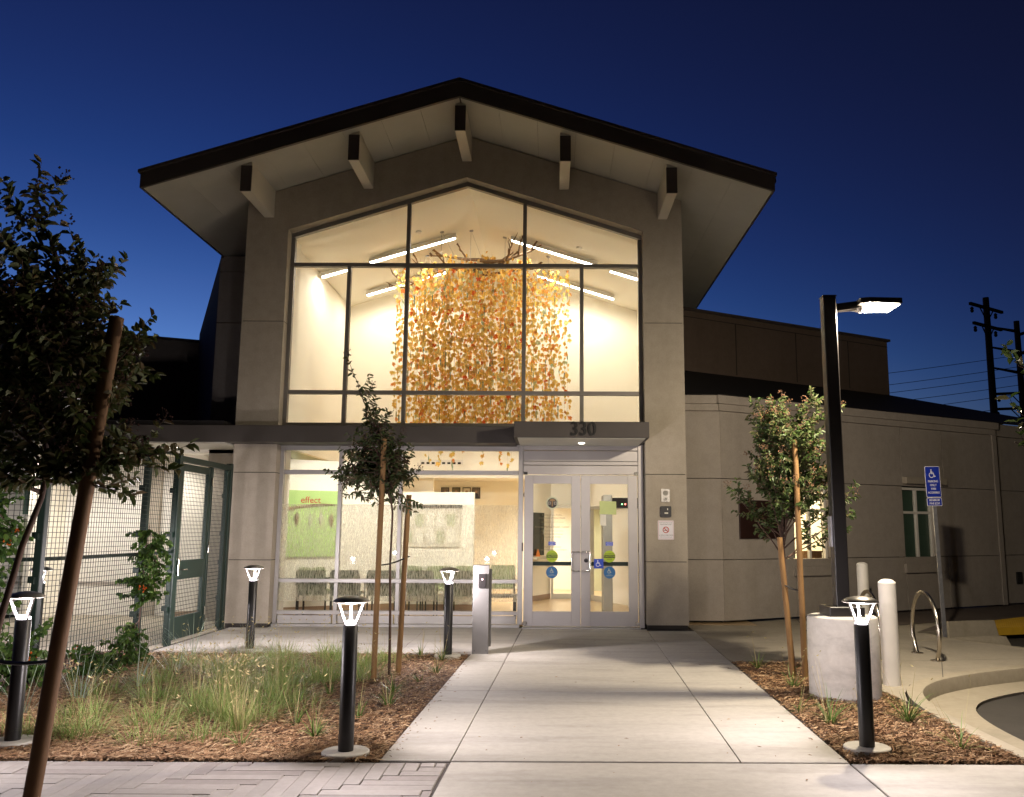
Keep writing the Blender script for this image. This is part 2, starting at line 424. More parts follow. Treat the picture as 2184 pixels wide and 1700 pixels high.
# scored joints on the side walk
jb = MB()
for (a, b) in (((3.45, 10.82), (4.45, 15.9)), ((2.4, 12.6), (6.2, 12.55)), ((4.3, 9.75), (5.9, 13.4)), ((3.4, 10.8), (6.85, 11.3))):
    d = (Vector((*b, 0)) - Vector((*a, 0))).normalized(); n_ = Vector((-d.y, d.x, 0)) * .004
    A = Vector((*a, .0005)); B = Vector((*b, .0005)); jb.quad(A - n_, B - n_, B + n_, A + n_)
tag(jb.build('sidewalk_joints', 'grout'), kind='structure')
def offset_line(L, d):
    out = []
    for i, p in enumerate(L):
        a = L[max(i - 1, 0)]; b = L[min(i + 1, len(L) - 1)]; t = Vector((b[0] - a[0], b[1] - a[1])).normalized()
        out.append((p[0] - t.y * d, p[1] + t.x * d))
    return out
def smooth_line(L, it=2):
    for _ in range(it):
        o = [L[0]]
        for a, b in zip(L[:-1], L[1:]): o += [(a[0] * .75 + b[0] * .25, a[1] * .75 + b[1] * .25), (a[0] * .25 + b[0] * .75, a[1] * .25 + b[1] * .75)]
        L = o + [L[-1]]
    return L
K = smooth_line(K, 2)
prof = [(.155, -.16), (.155, 0.), (.025, 0.), (.008, -.006), (0., -.022), (-.015, -.16)]
kb = MB(); rows = [[(x, y, z) for x, y in offset_line(K, d)] for d, z in prof]
rows = [[(p[0], p[1], z) for p in offset_line(K, d)] for d, z in prof]
nk = len(K); vs_ = [p for r_ in rows for p in r_]
kb.add(vs_, [(i * nk + j, i * nk + j + 1, (i + 1) * nk + j + 1, (i + 1) * nk + j) for i in range(len(prof) - 1) for j in range(nk - 1)])
tag(kb.build('kerb', 'curb_concrete', smooth=True), kind='structure')
gb = MB(); o1 = offset_line(K, -.012); o2 = offset_line(K, -.46)
gb.add([(x, y, -.150) for x, y in o1] + [(x, y, -.142) for x, y in o2] + [(x, y, -.168) for x, y in o2], [(j, nk + j, nk + j + 1, j + 1) for j in range(int(nk * .72))] + [(nk + j, 2 * nk + j, 2 * nk + j + 1, nk + j + 1) for j in range(int(nk * .72))])
tag(gb.build('gutter', 'curb_concrete'), kind='structure')
# shade at the wall foot painted as dark ground, and tactile strip by the wing
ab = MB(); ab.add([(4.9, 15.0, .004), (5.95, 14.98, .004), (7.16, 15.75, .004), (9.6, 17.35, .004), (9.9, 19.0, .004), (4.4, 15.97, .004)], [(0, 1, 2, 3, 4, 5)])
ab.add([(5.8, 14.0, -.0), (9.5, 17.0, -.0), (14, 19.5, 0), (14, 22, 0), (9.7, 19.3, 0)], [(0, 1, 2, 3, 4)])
tag(ab.build('wing_shade_apron', 'apron_shade'), kind='structure')
tb = MB(); ta = [(6.7, 14.85), (7.25, 14.45), (12, 16.2), (12, 18.2), (8.72, 16.35)]
tb.prism([(x, y, -.1) for x, y in ta], (0, 0, .118))
tact = tag(tb.build('tactile_paving', 'tactile'), kind='structure')
db = MB()
for i in range(70):
    for j in range(26):
        x = 6.75 + i * .075; y = 14.5 + j * .075
        P = (x, y)
        ins = all((b[0] - a[0]) * (P[1] - a[1]) - (b[1] - a[1]) * (P[0] - a[0]) > .02 for a, b in zip(ta, ta[1:] + ta[:1]))
        if ins: db.add([(x - .012, y - .012, .018), (x + .012, y - .012, .018), (x + .012, y + .012, .018), (x - .012, y + .012, .018), (x, y, .026)], [(0, 1, 4), (1, 2, 4), (2, 3, 4), (3, 0, 4)])
tag(db.build('truncated_domes', 'tactile', tact), kind='stuff')

# planting beds
def bed(name, poly, z=-.015):
    c = MB(); n = 60
    x0 = min(p[0] for p in poly); x1 = max(p[0] for p in poly); y0 = min(p[1] for p in poly); y1 = max(p[1] for p in poly)
    c.prism([(x, y, -.13) for x, y in poly], (0, 0, .13 + z))
    return tag(c.build(name, 'mulch_soil'), kind='structure')
bedL = [(-9.0, 6.17), (px(XL, 6.17), 6.17), (px(XL, 10.72), 10.72), (px(XL, 11.34), 11.36), (-5.1, 11.36), (-5.1, 13.9), (-9, 13.9)]
bedL = [(-9.0, 6.19), (px(XL, 6.19) - .01, 6.19), (px(XL, 11.36) - .01, 11.36), (-5.1, 11.36), (-9, 11.36)]
bedR = [(px(XR, 6.21) + .01, 6.21), (3.31, 6.21), (3.31, 8.4), (3.3, 10.8), (px(XR, 10.8) + .01, 10.8)]
BL = bed('planting_bed', bedL); BR = bed('planting_bed', bedR)
def inside(P, poly):
    r_ = False; n = len(poly)
    for i in range(n):
        a, b = poly[i], poly[i - 1]
        if (a[1] > P[1]) != (b[1] > P[1]) and P[0] < (b[0] - a[0]) * (P[1] - a[1]) / (b[1] - a[1]) + a[0]: r_ = not r_
    return r_
def mulch(name, poly, n, parent, xr, yr):
    u = nrg.random((n * 3, 8)); y = yr[0] + (yr[1] - yr[0]) * u[:, 0] ** 1.7; x = xr[0] + (xr[1] - xr[0]) * u[:, 1]
    keep = np.array([inside((a, b), poly) and all((a - p) ** 2 + (b - q) ** 2 > .030 for p, q in ((-1.427, 6.36), (-1.267, 11.1), (-3.89, 11.55), (2.312, 6.56), (-3.93, 6.62))) for a, b in zip(x, y)]); x = x[keep][:n]; y = y[keep][:n]; u = u[keep][:n]; k = len(x)
    L = .010 + .040 * u[:, 2] ** 2.4; Wd = .0018 + .0048 * u[:, 3] ** 1.5; th = u[:, 4] * math.pi; tilt = (u[:, 5] - .5) * .9; z = -.012 + .028 * u[:, 6]; bend = (u[:, 7]) * .25 * L
    dx, dy = np.cos(th), np.sin(th); V = np.zeros((k, 6, 3))
    for i, (s_, e_) in enumerate(((-1, 0), (0, 1), (1, 0))):
        cx = x + dx * L * s_; cy = y + dy * L * s_; cz = z + np.sin(tilt) * L * s_ * .5 + bend * e_ + .004
        w = Wd * (1 if s_ == 0 else .55)
        V[:, 2 * i] = np.stack([cx - dy * w, cy + dx * w, cz + w * .5], 1); V[:, 2 * i + 1] = np.stack([cx + dy * w, cy - dx * w, cz - w * .3], 1)
    base = np.arange(k)[:, None] * 6
    F_ = np.concatenate([base + np.array([[0, 1, 3, 2]]), base + np.array([[2, 3, 5, 4]])], 0)
    o = fast_mesh(name, V.reshape(-1, 3), F_, 'mulch_chip', parent); tag(o, kind='stuff'); return o
mulch('bark_chips', bedL, 78000, BL, (-5.6, -.9), (6.19, 11.36))
mulch('bark_chips', bedR, 24000, BR, (2.0, 3.35), (6.2, 10.85))
# stray chips and dry leaves on the concrete
lt = MB()
for i in range(170):
    if rng.random() < .75:
        e_ = rng.choice((XL, XL, XR)); y = rng.uniform(6.3, 10.6); x = px(e_, y) + (1 if e_ < 0 else -1) * abs(rng.gauss(0, .07))
    else: x = rng.uniform(-.9, 2.1); y = rng.uniform(5.0, 13.5)
    L2 = rng.uniform(.006, .022); a = rng.uniform(0, 3.14); w2 = L2 * rng.uniform(.2, .45); dx, dy = math.cos(a), math.sin(a)
    lt.add([(x - dx * L2, y - dy * L2, .003), (x + dy * w2, y - dx * w2, .006), (x + dx * L2, y + dy * L2, .004), (x - dy * w2, y + dx * w2, .007)], [(0, 1, 2, 3)])
tag(lt.build('path_litter', 'mulch_chip', path), kind='stuff')
# herringbone plank paving, left foreground
pb = MB(); pb.add([(-9, 2, -.02), (px(XJL, 2), 2, -.02), (px(XJL, 6.18), 6.18, -.02), (-9, 6.18, -.02)], [(0, 1, 2, 3)])
pav = tag(pb.build('plank_paving', 'grout'), kind='structure')
w_, n_l = .104, 6; L_ = w_ * n_l
edge = [((-4.2, 4.55), (px(XJL, 4.55) - .012, 4.55)), ((px(XJL, 4.55) - .012, 4.55), (px(XJL, 6.17) - .012, 6.172)), ((px(XJL, 6.17), 6.172), (-4.2, 6.172)), ((-4.2, 6.172), (-4.2, 4.55))]
cnt = 0
ox, oy = -.66, 6.17
for i in range(-60, 60):
    for j in range(-14, 14):
        bx_ = ox + i * w_ + j * L_ * 1.0; by_ = oy + i * w_ - j * L_ * 1.0
        for hor in (0, 1):
            if hor: r4 = [(bx_, by_), (bx_ + L_, by_), (bx_ + L_, by_ + w_), (bx_, by_ + w_)]
            else: r4 = [(bx_ - w_ + w_, by_ + w_), (bx_ + w_, by_ + w_), (bx_ + w_, by_ + w_ + L_), (bx_, by_ + w_ + L_)]
            p = r4
            for a, b in edge:
                p = clip(p, a, b)
                if len(p) < 3: break
            if len(p) < 3: continue
            ar = abs(sum(p[k][0] * p[(k + 1) % len(p)][1] - p[(k + 1) % len(p)][0] * p[k][1] for k in range(len(p)))) / 2
            if ar < .002 or cnt > 290: continue
            q = MB(); slab_poly(q, p, -.06, -.001 - .0025 * rng.random(), .0036); q.build('paver_plank', rng.choice(['paver_a', 'paver_b', 'paver_c', 'paver_a']), pav); cnt += 1
pq = MB(); pq.box(-9, 2, -.06, px(XJL, 2) - .2, 4.54, -.004); tag(pq.build('paving_beyond', 'paver_a', pav))

# ================================================================== BUILDING
X0 = -1.47; SL = .3125; YF = 14.18
B = thing('entrance_building', 'tall gabled entrance hall with stucco piers, glazed front and lower wings beside', 'building', (0, 0, 0))
def part(name, mb, mt, parent=None, **k): return mb.build(name, mt, parent if parent is not None else B, **k)
# --- front wall: backing (joint colour) + stucco panels
YB = 14.92
def zroof(x, top=8.36): return top - SL * abs(x - X0)
def zwin(x, top=7.605): return top - .316 * abs(x - X0)
WL, WR = -4.51, 1.57
bk = MB()
bk.prism([(-5.20, YF + .012, 0.), (WL - .012, YF + .012, 0.), (WL - .012, YF + .012, zroof(WL) - .02), (-5.20, YF + .012, zroof(-5.2) - .02)], (0, YB - YF - .012, 0))
bk.prism([(WR + .012, YF + .012, 0.), (2.22, YF + .012, 0.), (2.22, YF + .012, zroof(2.22) - .02), (WR + .012, YF + .012, zroof(WR) - .02)], (0, YB - YF - .012, 0))
wall = part('front_wall', bk, 'joint_dark')
zj = [.06, 1.065, 2.48, 5.03]
for x0, x1 in ((-5.22, WL), (WR, 2.24)):
    for k in range(4):
        z0 = zj[k] + .006; p = MB()
        if k < 3: p.box(x0, YF, z0, x1, YB + .0, zj[k + 1] - .006)
        else: p.prism([(x0, YF, z0), (x1, YF, z0), (x1, YF, zroof(x1) - .005), (x0, YF, zroof(x0) - .005)], (0, YB - YF, 0))
        part('stucco_panel', p, 'stucco', wall)
for sx in (-1, 1):     # gable head above the window
    xe = WL if sx < 0 else WR
    p = MB(); p.prism([(xe, YF + .001, zwin(xe)), (X0, YF + .001, zwin(X0)), (X0, YF + .001, zroof(X0) - .005), (xe, YF + .001, zroof(xe) - .005)], (0, YB - YF, 0)); part('gable_panel', p, 'stucco', wall)
# side walls of the hall
p = MB(); p.box(2.02, YB, 0, 2.235, 24, 6.95); part('side_wall', p, 'stucco_wing')
p = MB(); p.box(-5.215, YB, 2.95, -5.0, 24, 6.95); part('side_wall', p, 'stucco_wing')
# --- roof
YR0, YR1 = 12.80, 24.2; HW = 4.95
rf = MB()
for sx in (-1, 1):
    a = X0; b = X0 + sx * HW
    zb = lambda x: 8.40 - SL * abs(x - X0)
    rf.prism([(a, YR0 + .06, zb(a)), (b, YR0 + .06, zb(b)), (b, YR0 + .06, zb(b) + .20), (a, YR0 + .06, zb(a) + .22)], (0, YR1 - YR0, 0))
roof = part('roof', rf, 'fascia')
for sx in (-1, 1):
    f = MB(); a = X0; b = X0 + sx * (HW + .012)
    zb = lambda x: 8.372 - SL * abs(x - X0)
    f.prism([(a, YR0, zb(a)), (b, YR0, zb(b)), (b, YR0, zb(b) + .235), (a, YR0, zb(a) + .255)], (0, .058, 0))
    f.prism([(a, YR0 - .035, zb(a) + .257), (b + sx * .03, YR0 - .035, zb(b) + .237), (b + sx * .03, YR0 - .035, zb(b) + .285), (a, YR0 - .035, zb(a) + .305)], (0, .13, 0))
    part('fascia', f, 'fascia', roof)
    f = MB(); f.box(min(b, b - sx * .03), YR0 + .06, zb(b) - .0, max(b, b - sx * .03), YR1, zb(b) + .235); f.box(min(b, b + sx * .05), YR0 + .1, zb(b) + .18, max(b, b + sx * .05), YR1, zb(b) + .25)
    part('eave_fascia', f, 'fascia', roof)
    # soffit panels
    nP = 8; ed = [X0 + sx * (.012 + (HW - .03) * k / nP) for k in range(nP + 1)]
    for k in range(nP):
        q = MB(); c0, c1 = ed[k] + sx * .002, ed[k + 1] - sx * .002
        q.prism([(c0, YR0 + .062, zb(c0) + .004), (c1, YR0 + .062, zb(c1) + .004), (c1, YR0 + .062, zb(c1) + .022), (c0, YR0 + .062, zb(c0) + .022)], (0, YR1 - YR0 - .1, 0))
        part('soffit_panel', q, 'soffit', roof)
for k in range(-2, 3):
    x = X0 + k * 1.69; q = MB(); zt = zroof(abs(k) * 1.69 + X0) + .004 + (.0 if k else -.02)
    hw = .082; zl = zt - .45
    pl = [(x - hw, 13.0, zl), (x + hw, 13.0, zl), (x + hw, 13.0, zroof(x + hw)), (x, 13.0, zroof(x)), (x - hw, 13.0, zroof(x - hw))]
    if k: pl = [(x - hw, 13.0, zl), (x + hw, 13.0, zl), (x + hw, 13.0, zroof(x + hw) + .006), (x - hw, 13.0, zroof(x - hw) + .006)]
    q.prism(pl, (0, 1.3, 0)); bm_ = part('roof_beam', q, 'beam', roof)
    q = MB(); q.box(x - hw - .004, 12.992, zl - .004, x + hw + .004, 13.012, zt - .03); part('beam_end_cap', q, 'fascia', roof)

# --- window wall
YW = 14.42; MW = .0325; MD = .07; MF = .028
fr = thing('x', '', ''); bpy.data.objects.remove(fr)
wf = MB()
win = MB(); win.box(WL, YW - MF, 3.272, WR, YW + MD, 3.335); winf = part('upper_window', win, 'alu_backlit')
def mull(x0, z0, x1, z1, name='mullion', parent=None, mt=None, d=MD):
    mt = mt or ('alu' if parent else 'alu_backlit')
    q = MB(); q.bbox(x0, YW - MF, z0, x1, YW + d, z1, .004); return part(name, q, mt, parent or winf)
# raking head pieces
for sx in (-1, 1):
    xe = WL if sx < 0 else WR; q = MB()
    q.prism([(xe, YW - MF, zwin(xe)), (X0, YW - MF, zwin(X0)), (X0, YW - MF, zwin(X0) - .075), (xe, YW - MF, zwin(xe) - .075)], (0, MD + MF, 0)); part('head_rail', q, 'alu_backlit', winf)
    mull(xe - .0 if sx < 0 else xe - .065, 3.337, xe + .065 if sx < 0 else xe, zwin(xe) - .077, 'jamb')
VX = [-3.49, -2.485, -.46, .53]
mull(WL + .067, 6.06, WR - .067, 6.125, 'transom'); mull(WL + .067, 3.825, WR - .067, 3.89, 'transom')
for x in (-2.485, -.46): mull(x - MW, 6.127, x + MW, zwin(x) - .08)
for x in VX:
    mull(x - MW, 3.892, x + MW, 6.058); mull(x - MW, 3.337, x + MW, 3.823)
def pane(x0, z0, x1, z1, parent=None, y=None, name='pane'):
    y = y or YW; q = MB(); q.box(x0 - .012, y - .004, z0 - .012, x1 + .012, y + .004, z1 + .012); return part(name, q, 'glass', parent or winf)
cols = [WL + .065] + VX + [WR - .065]
for a, b in zip(cols[:-1], cols[1:]):
    a_ = a + (MW if a in VX else 0); b_ = b - (MW if b in VX else 0)
    pane(a_, 3.337, b_, 3.823); pane(a_, 3.892, b_, 6.058)
c3 = [WL + .065, -2.485, -.46, WR - .065]
for a, b in zip(c3[:-1], c3[1:]):
    q = MB(); pts = [(a, YW - .004, 6.115), (b, YW - .004, 6.115), (b, YW - .004, zwin(b) - .065)] + ([(X0, YW - .004, zwin(X0) - .065)] if a < X0 < b else []) + [(a, YW - .004, zwin(a) - .065)]
    q.prism(pts, (0, .008, 0)); part('pane', q, 'glass', winf)
# spandrel band between the storeys, running on as the patio roof edge
q = MB(); q.bbox(-9.4, 13.80, 2.945, -.56, 15.2, 3.215, .006); band = part('canopy_band', q, 'band')
q = MB(); q.box(-5.0, 14.30, 2.99, WR, 14.56, 3.270); part('spandrel', q, 'fascia')
q = MB(); q.box(-9.3, 13.86, 2.925, -5.25, 15.55, 2.944); part('patio_ceiling', q, 'soffit')
# lower storefront
sf = MB(); sf.box(WL, YW - MD, -.02, -.49, YW + MD, .042); stf = part('storefront', sf, 'alu')
LV = [-3.495, -2.49]
mull(WL, .044, WL + .065, 2.985, 'jamb', stf); mull(-.525, .044, -.445, 2.985, 'jamb', stf)
lc = [WL + .067] + LV + [-.527]
for (z0, z1) in ((.19, .25), (.70, .76), (2.47, 2.54), (2.87, 2.985)): mull(WL + .067, z0, -.527, z1, 'rail', stf)
for x in LV:
    for z0, z1 in ((.044, .188), (.252, .698), (.762, 2.468), (2.542, 2.868)): mull(x - MW, z0, x + MW, z1, 'mullion', stf)
for a, b in zip(lc[:-1], lc[1:]):
    a_ = a + (MW if a in LV else 0); b_ = b - (MW if b in LV else 0)
    q = MB(); q.bbox(a_ + .018, YW - .05, .052, b_ - .018, YW - .02, .18, .004); part('kick_panel', q, 'alu', stf)
    for z0, z1 in ((.252, .698), (.762, 2.468), (2.542, 2.868)): pane(a_, z0, b_, z1, stf)
    q = MB(); q.quad((a_, YW + .0055, .762), (b_, YW + .0055, .762), (b_, YW + .0055, 1.97), (a_, YW + .0055, 1.97)); part('privacy_film', q, 'streak_film', stf)
    q = MB(); q.quad((a_, YW + .0055, .40), (b_, YW + .0055, .40), (b_, YW + .0055, .698), (a_, YW + .0055, .698)); part('privacy_film', q, 'streak_film', stf)
# door frame + transom panels
df = MB(); df.bbox(1.465, YW - MD, 0, WR - .02, YW + MD, 2.985, .005); dfr = part('door_frame', df, 'alu_door')
for z0, z1, d in ((2.885, 2.985, MD), (2.705, 2.875, .05), (2.64, 2.697, MD), (2.485, 2.632, .062)):
    q = MB(); q.bbox(-.443, YW - d, z0, 1.463, YW + d, z1, .005); part('transom_panel', q, 'alu_door', dfr)
q = MB(); q.box(-.44, 14.2, -.0, 1.47, 14.6, .012); part('threshold', q, 'alu', dfr)
def door(x0, x1, g0, g1, hx, side):
    y0, y1 = YW - .025, YW + .025; q = MB()
    q.bbox(x0, y0, .02, g0, y1, 2.47, .003); q.bbox(g1, y0, .02, x1, y1, 2.47, .003)
    q.bbox(g0, y0, .02, g1, y1, .255, .003); q.bbox(g0, y0, 2.33, g1, y1, 2.47, .003)
    d = part('door', q, 'alu_door')
    q = MB(); q.box(g0 - .01, YW - .004, .245, g1 + .01, YW + .004, 2.34); part('glazing', q, 'glass', d)
    q = MB(); pth = []; r = .025; xo = hx; xi = hx + side * .125
    pts = [(xo, y0, .905), (xo, y0 - .07, .905), (xi, y0 - .07, .905), (xi, y0 - .07, 1.215), (xo, y0 - .07, 1.215), (xo, y0, 1.215)]
    sm = [Vector(pts[0])]
    for k in range(1, len(pts) - 1):
        P0, P1, P2 = Vector(pts[k - 1]), Vector(pts[k]), Vector(pts[k + 1])
        a = P1 + (P0 - P1).normalized() * r; c = P1 + (P2 - P1).normalized() * r
        for t in (0, .33, .66, 1): sm.append(a * (1 - t) ** 2 + P1 * 2 * t * (1 - t) + c * t * t)
    sm.append(Vector(pts[-1])); q.tube(sm, .0125, 10); part('pull_handle', q, 'chrome', d, smooth=True)
    q = MB(); q.bbox(g0, y1 + .03, .985, g1, y1 + .07, 1.05, .006); part('push_bar', q, 'green_metal', d)
    for z in (.07, 2.50):
        q = MB(); xx = x0 + .02 if side < 0 else x1 - .02; q.bbox(xx - .035, y0 - .045, z - .025, xx + .035, y0 - .001, z + .025, .006); part('pivot_hinge', q, 'chrome', d)
    q = MB(); xx = x0 - .022 if side < 0 else x1 + .022; q.bbox(xx - .012, y0 - .04, 1.22, xx + .012, y0 - .0, 1.36, .004); part('hinge', q, 'black_metal', d)
    return d
dL = door(-.425, .508, -.275, .355, .485, -1); dR = door(.517, 1.45, .668, 1.298, .54, 1)
q = MB(); q.lathe([(.034, 0), (.034, .012), (.022, .02), (.018, .028)], 18); o = part('lock', q, 'black_metal', dR); o.rotation_euler = (R(90), 0, 0); o.location = (.60, YW - .026, 1.075)
YS = YW - .0065
def sticker(name, c, r, mt, d):
    q = MB(); disc(q, c, r, YS, YS + .0015); return part(name, q, mt, d)
def wheelchair(mb, cx, cz, s, y0, y1):
    """wheelchair symbol about 2s high"""
    disc(mb, (cx - .12 * s, cz + .82 * s), .15 * s, y0, y1, 12)
    mb.prism([(cx - .26 * s, y0, cz + .62 * s), (cx - .02 * s, y0, cz + .62 * s), (cx + .0 * s, y0, cz - .05 * s), (cx - .2 * s, y0, cz - .05 * s)], (0, y1 - y0, 0))
    mb.prism([(cx - .04 * s, y0, cz + .42 * s), (cx + .38 * s, y0, cz + .36 * s), (cx + .38 * s, y0, cz + .24 * s), (cx - .04 * s, y0, cz + .28 * s)], (0, y1 - y0, 0))
    mb.prism([(cx - .2 * s, y0, cz - .06 * s), (cx - .2 * s, y0, cz + .1 * s), (cx + .42 * s, y0, cz + .1 * s), (cx + .62 * s, y0, cz - .52 * s), (cx + .80 * s, y0, cz - .44 * s), (cx + .84 * s, y0, cz - .58 * s), (cx + .52 * s, y0, cz - .72 * s), (cx + .3 * s, y0, cz - .06 * s)], (0, y1 - y0, 0))
    n = 16; a0, a1 = R(105), R(355); vs = []
    for k in range(n + 1):
        a = a0 + (a1 - a0) * k / n
        for rr in (.44 * s, .58 * s):
            for yy in (y0, y1): vs.append((cx - .1 * s + rr * math.cos(a), yy, cz - .3 * s + rr * math.sin(a)))
    fs = []
    for k in range(n):
        i = 4 * k; fs += [(i, i + 4, i + 6, i + 2), (i + 1, i + 3, i + 7, i + 5), (i + 2, i + 6, i + 7, i + 3), (i, i + 1, i + 5, i + 4)]
    mb.add(vs, fs)
for cx, d in ((.04, dL), (.985, dR)):
    sticker('caution_sticker', (cx, 1.14), .097, 'yellow_green', d)
    q = MB(); q.prism([(cx - .095, YS - .001, 1.115), (cx + .095, YS - .001, 1.115), (cx + .095, YS - .001, 1.165), (cx - .095, YS - .001, 1.165)], (0, .0008, 0)); part('sticker_stripe', q, 'ink_dark', d)
    text('sticker_text', 'CAUTION', .042, 'yellow_green', d, (cx, YS - .0022, 1.14), .0003, bold=.001)
    text('sticker_text', 'AUTOMATIC', .027, 'ink_dark', d, (cx, YS - .0012, 1.184), .0003)
    text('sticker_text', 'DOOR', .027, 'ink_dark', d, (cx, YS - .0012, 1.092), .0003)
    sticker('access_sticker', (cx, .88), .097, 'teal_sticker', d)
    q = MB(); wheelchair(q, cx - .005, .905, .042, YS - .0016, YS - .0006); part('access_symbol', q, 'inner_olive', d)
    text('sticker_text', 'CAUTION\nAUTOMATIC DOOR', .014, 'inner_olive', d, (cx, YS - .0012, .835), .0003)
    q = MB(); q.box(cx - .06, YS, 1.315, cx + .06, YS + .0015, 1.378); part('switch_sticker', q, 'blue_sticker', d)
    text('sticker_text', 'ACTIVATE\nSWITCH TO\nOPERATE', .019, 'sign_white', d, (cx, YS - .0012, 1.346), .0003)
q = MB(); q.box(.73, YS, .945, .885, YS + .0015, 1.10); part('access_decal', q, 'blue_sticker', dR)
q = MB(); wheelchair(q, .800, 1.025, .058, YS - .0016, YS - .0006); part('access_symbol', q, 'sign_white', dR)
# county seal: rings, field, pillar figure and two framed squares
q = MB(); ring(q, (.04, 2.01), .082, .102, YS - .001, YS + .001); part('seal_ring', q, 'inner_olive', dL)
sticker('seal_field', (.04, 2.01), .081, 'ink_dark', dL)
q = MB(); q.prism([(.04 - .05, YS - .0015, 2.045), (.04 + .05, YS - .0015, 2.045), (.075, YS - .0015, 2.07), (.005, YS - .0015, 2.07)], (0, .001, 0)); q.box(.032, YS - .0017, 1.955, .048, YS - .0005, 2.075); disc(q, (.04, 2.068), .011, YS - .0018, YS - .0006, 10); part('seal_figure', q, 'seal_gold', dL)
q = MB()
for sx in (-1, 1):
    c = .04 + sx * .05
    for a in (0, 1): q.box(c - .02, YS - .0016, 1.988 + a * .036, c + .02, YS - .0006, 1.992 + a * .036); q.box(c - .02 + a * .036, YS - .0014, 1.992, c - .016 + a * .036, YS - .0004, 2.024)
part('seal_squares', q, 'paper_white', dL)
for s_, z, sz in (('County of Los Angeles', 1.813, .036), ('Department of Mental Health', 1.763, .036), ('Arcadia Mental Health Center', 1.617, .047), ('330 E. Live Oak Avenue', 1.50, .036), ('Arcadia, CA 91006', 1.452, .036), ('Hours of Operation:', 1.292, .036), ('Monday-Friday 8:00a.m. to 5:00p.m.', 1.245, .034)):
    text('door_lettering', s_, sz, 'ink', dL, (.04, YS, z), .0003)
q = MB(); q.box(-.15, YS, 1.694, .23, YS + .001, 1.698); q.box(-.15, YS, 1.549, .23, YS + .001, 1.553); part('lettering_rule', q, 'ink', dL)
for (x0, x1, z0, z1, mt, ln) in ((.825, 1.105, 1.825, 2.04, 'paper_green', ('NOTICE', 'ALL VISITORS MUST', 'PASS THROUGH METAL', 'DETECTOR', 'THANK YOU')), (.835, .935, 1.64, 1.822, 'paper_white', ('NO', 'WEAPONS', 'ALLOWED', 'ON', 'SITE'))):
    q = MB(); q.prism([(x0, YW + .007, z0 + .006), (x1, YW + .007, z0), (x1 - .002, YW + .007, z1), (x0 + .003, YW + .007, z1 + .008)], (0, .001, 0)); o = part('taped_notice', q, mt, dR)
    for i, s_ in enumerate(ln[:0]): pass
# door canopy with the street number
q = MB(); q.bbox(-.555, 13.10, 2.968, 1.515, 14.34, 3.212, .004); cn = part('door_canopy', q, 'band')
q = MB(); q.box(-.50, 13.15, 2.955, 1.46, 14.33, 2.966); part('canopy_soffit', q, 'soffit', cn)
text('street_number', '330', .30, 'number_metal', cn, (.505, 13.085, 3.09), .012, sx=.90, bold=.004)
q = MB(); q.lathe([(.045, 0), (.05, .01), (.04, .018)], 20, (.505, 13.78, 2.938)); part('canopy_light', q, 'down_glow', cn)
# --- plates on the right pier are separate things further down

# --- right wing
P = Vector((3.016, 15.209)); u = Vector((6.706, 3.689)).normalized(); nv = Vector((-u.y, u.x))
def wp(s, d, z): q_ = P + u * s + nv * d; return (q_.x, q_.y, z)
def wbox(mb, s0, s1, d0, d1, z0, z1):
    return mb.prism([wp(s0, d0, z0), wp(s1, d0, z0), wp(s1, d1, z0), wp(s0, d1, z0)], (0, 0, z1 - z0))
q = MB(); wbox(q, .02, 7.6, .34, .5, .0, 3.9); wing = part('wing_wall', q, 'joint_dark')
def wpanel(s0, s1, z0, z1, mt='stucco_wing', d0=0., d1=.20):
    k = MB(); wbox(k, s0 + .006, s1 - .006, d0, d1, z0 + .006, z1 - .006); part('stucco_panel', k, mt, wing)
WN = [(1.70, 2.62), (4.67, 5.67)]
for s0, s1 in ((0, 1.70), (1.70, 2.62), (2.62, 4.67), (4.67, 5.96), (5.96, 7.66)): wpanel(s0, s1, .03, 1.07)
for s0, s1 in ((0, 1.70), (2.62, 4.67), (5.67, 7.66)): wpanel(s0, s1, 1.07, 2.48)
for s0, s1 in ((0, 2.3), (2.3, 4.69), (4.69, 5.96), (5.96, 7.66)): wpanel(s0, s1, 2.48, 3.68)
k = MB(); wbox(k, -.05, 7.75, -.05, .4, 3.68, 3.80); part('cornice', k, 'stucco_wing', wing)
k = MB(); wbox(k, -.10, 7.8, -.10, .4, 3.802, 3.95); part('cornice', k, 'stucco_wing', wing)
# piece parallel to the front, between pier and bend
q = MB(); q.box(2.2, 15.33, 0, 3.0, 15.6, 3.9); wl2 = part('link_wall', q, 'joint_dark')
for z0, z1 in ((.036, 1.064), (1.076, 2.474), (2.486, 3.674)):
    k = MB(); k.box(2.25, 15.22, z0, 3.016, 15.5, z1); part('stucco_panel', k, 'stucco_wing', wl2)
k = MB(); k.box(2.25, 15.165, 3.68, 3.04, 15.6, 3.80); k.box(2.25, 15.12, 3.802, 3.06, 15.6, 3.95); part('cornice', k, 'stucco_wing', wl2)
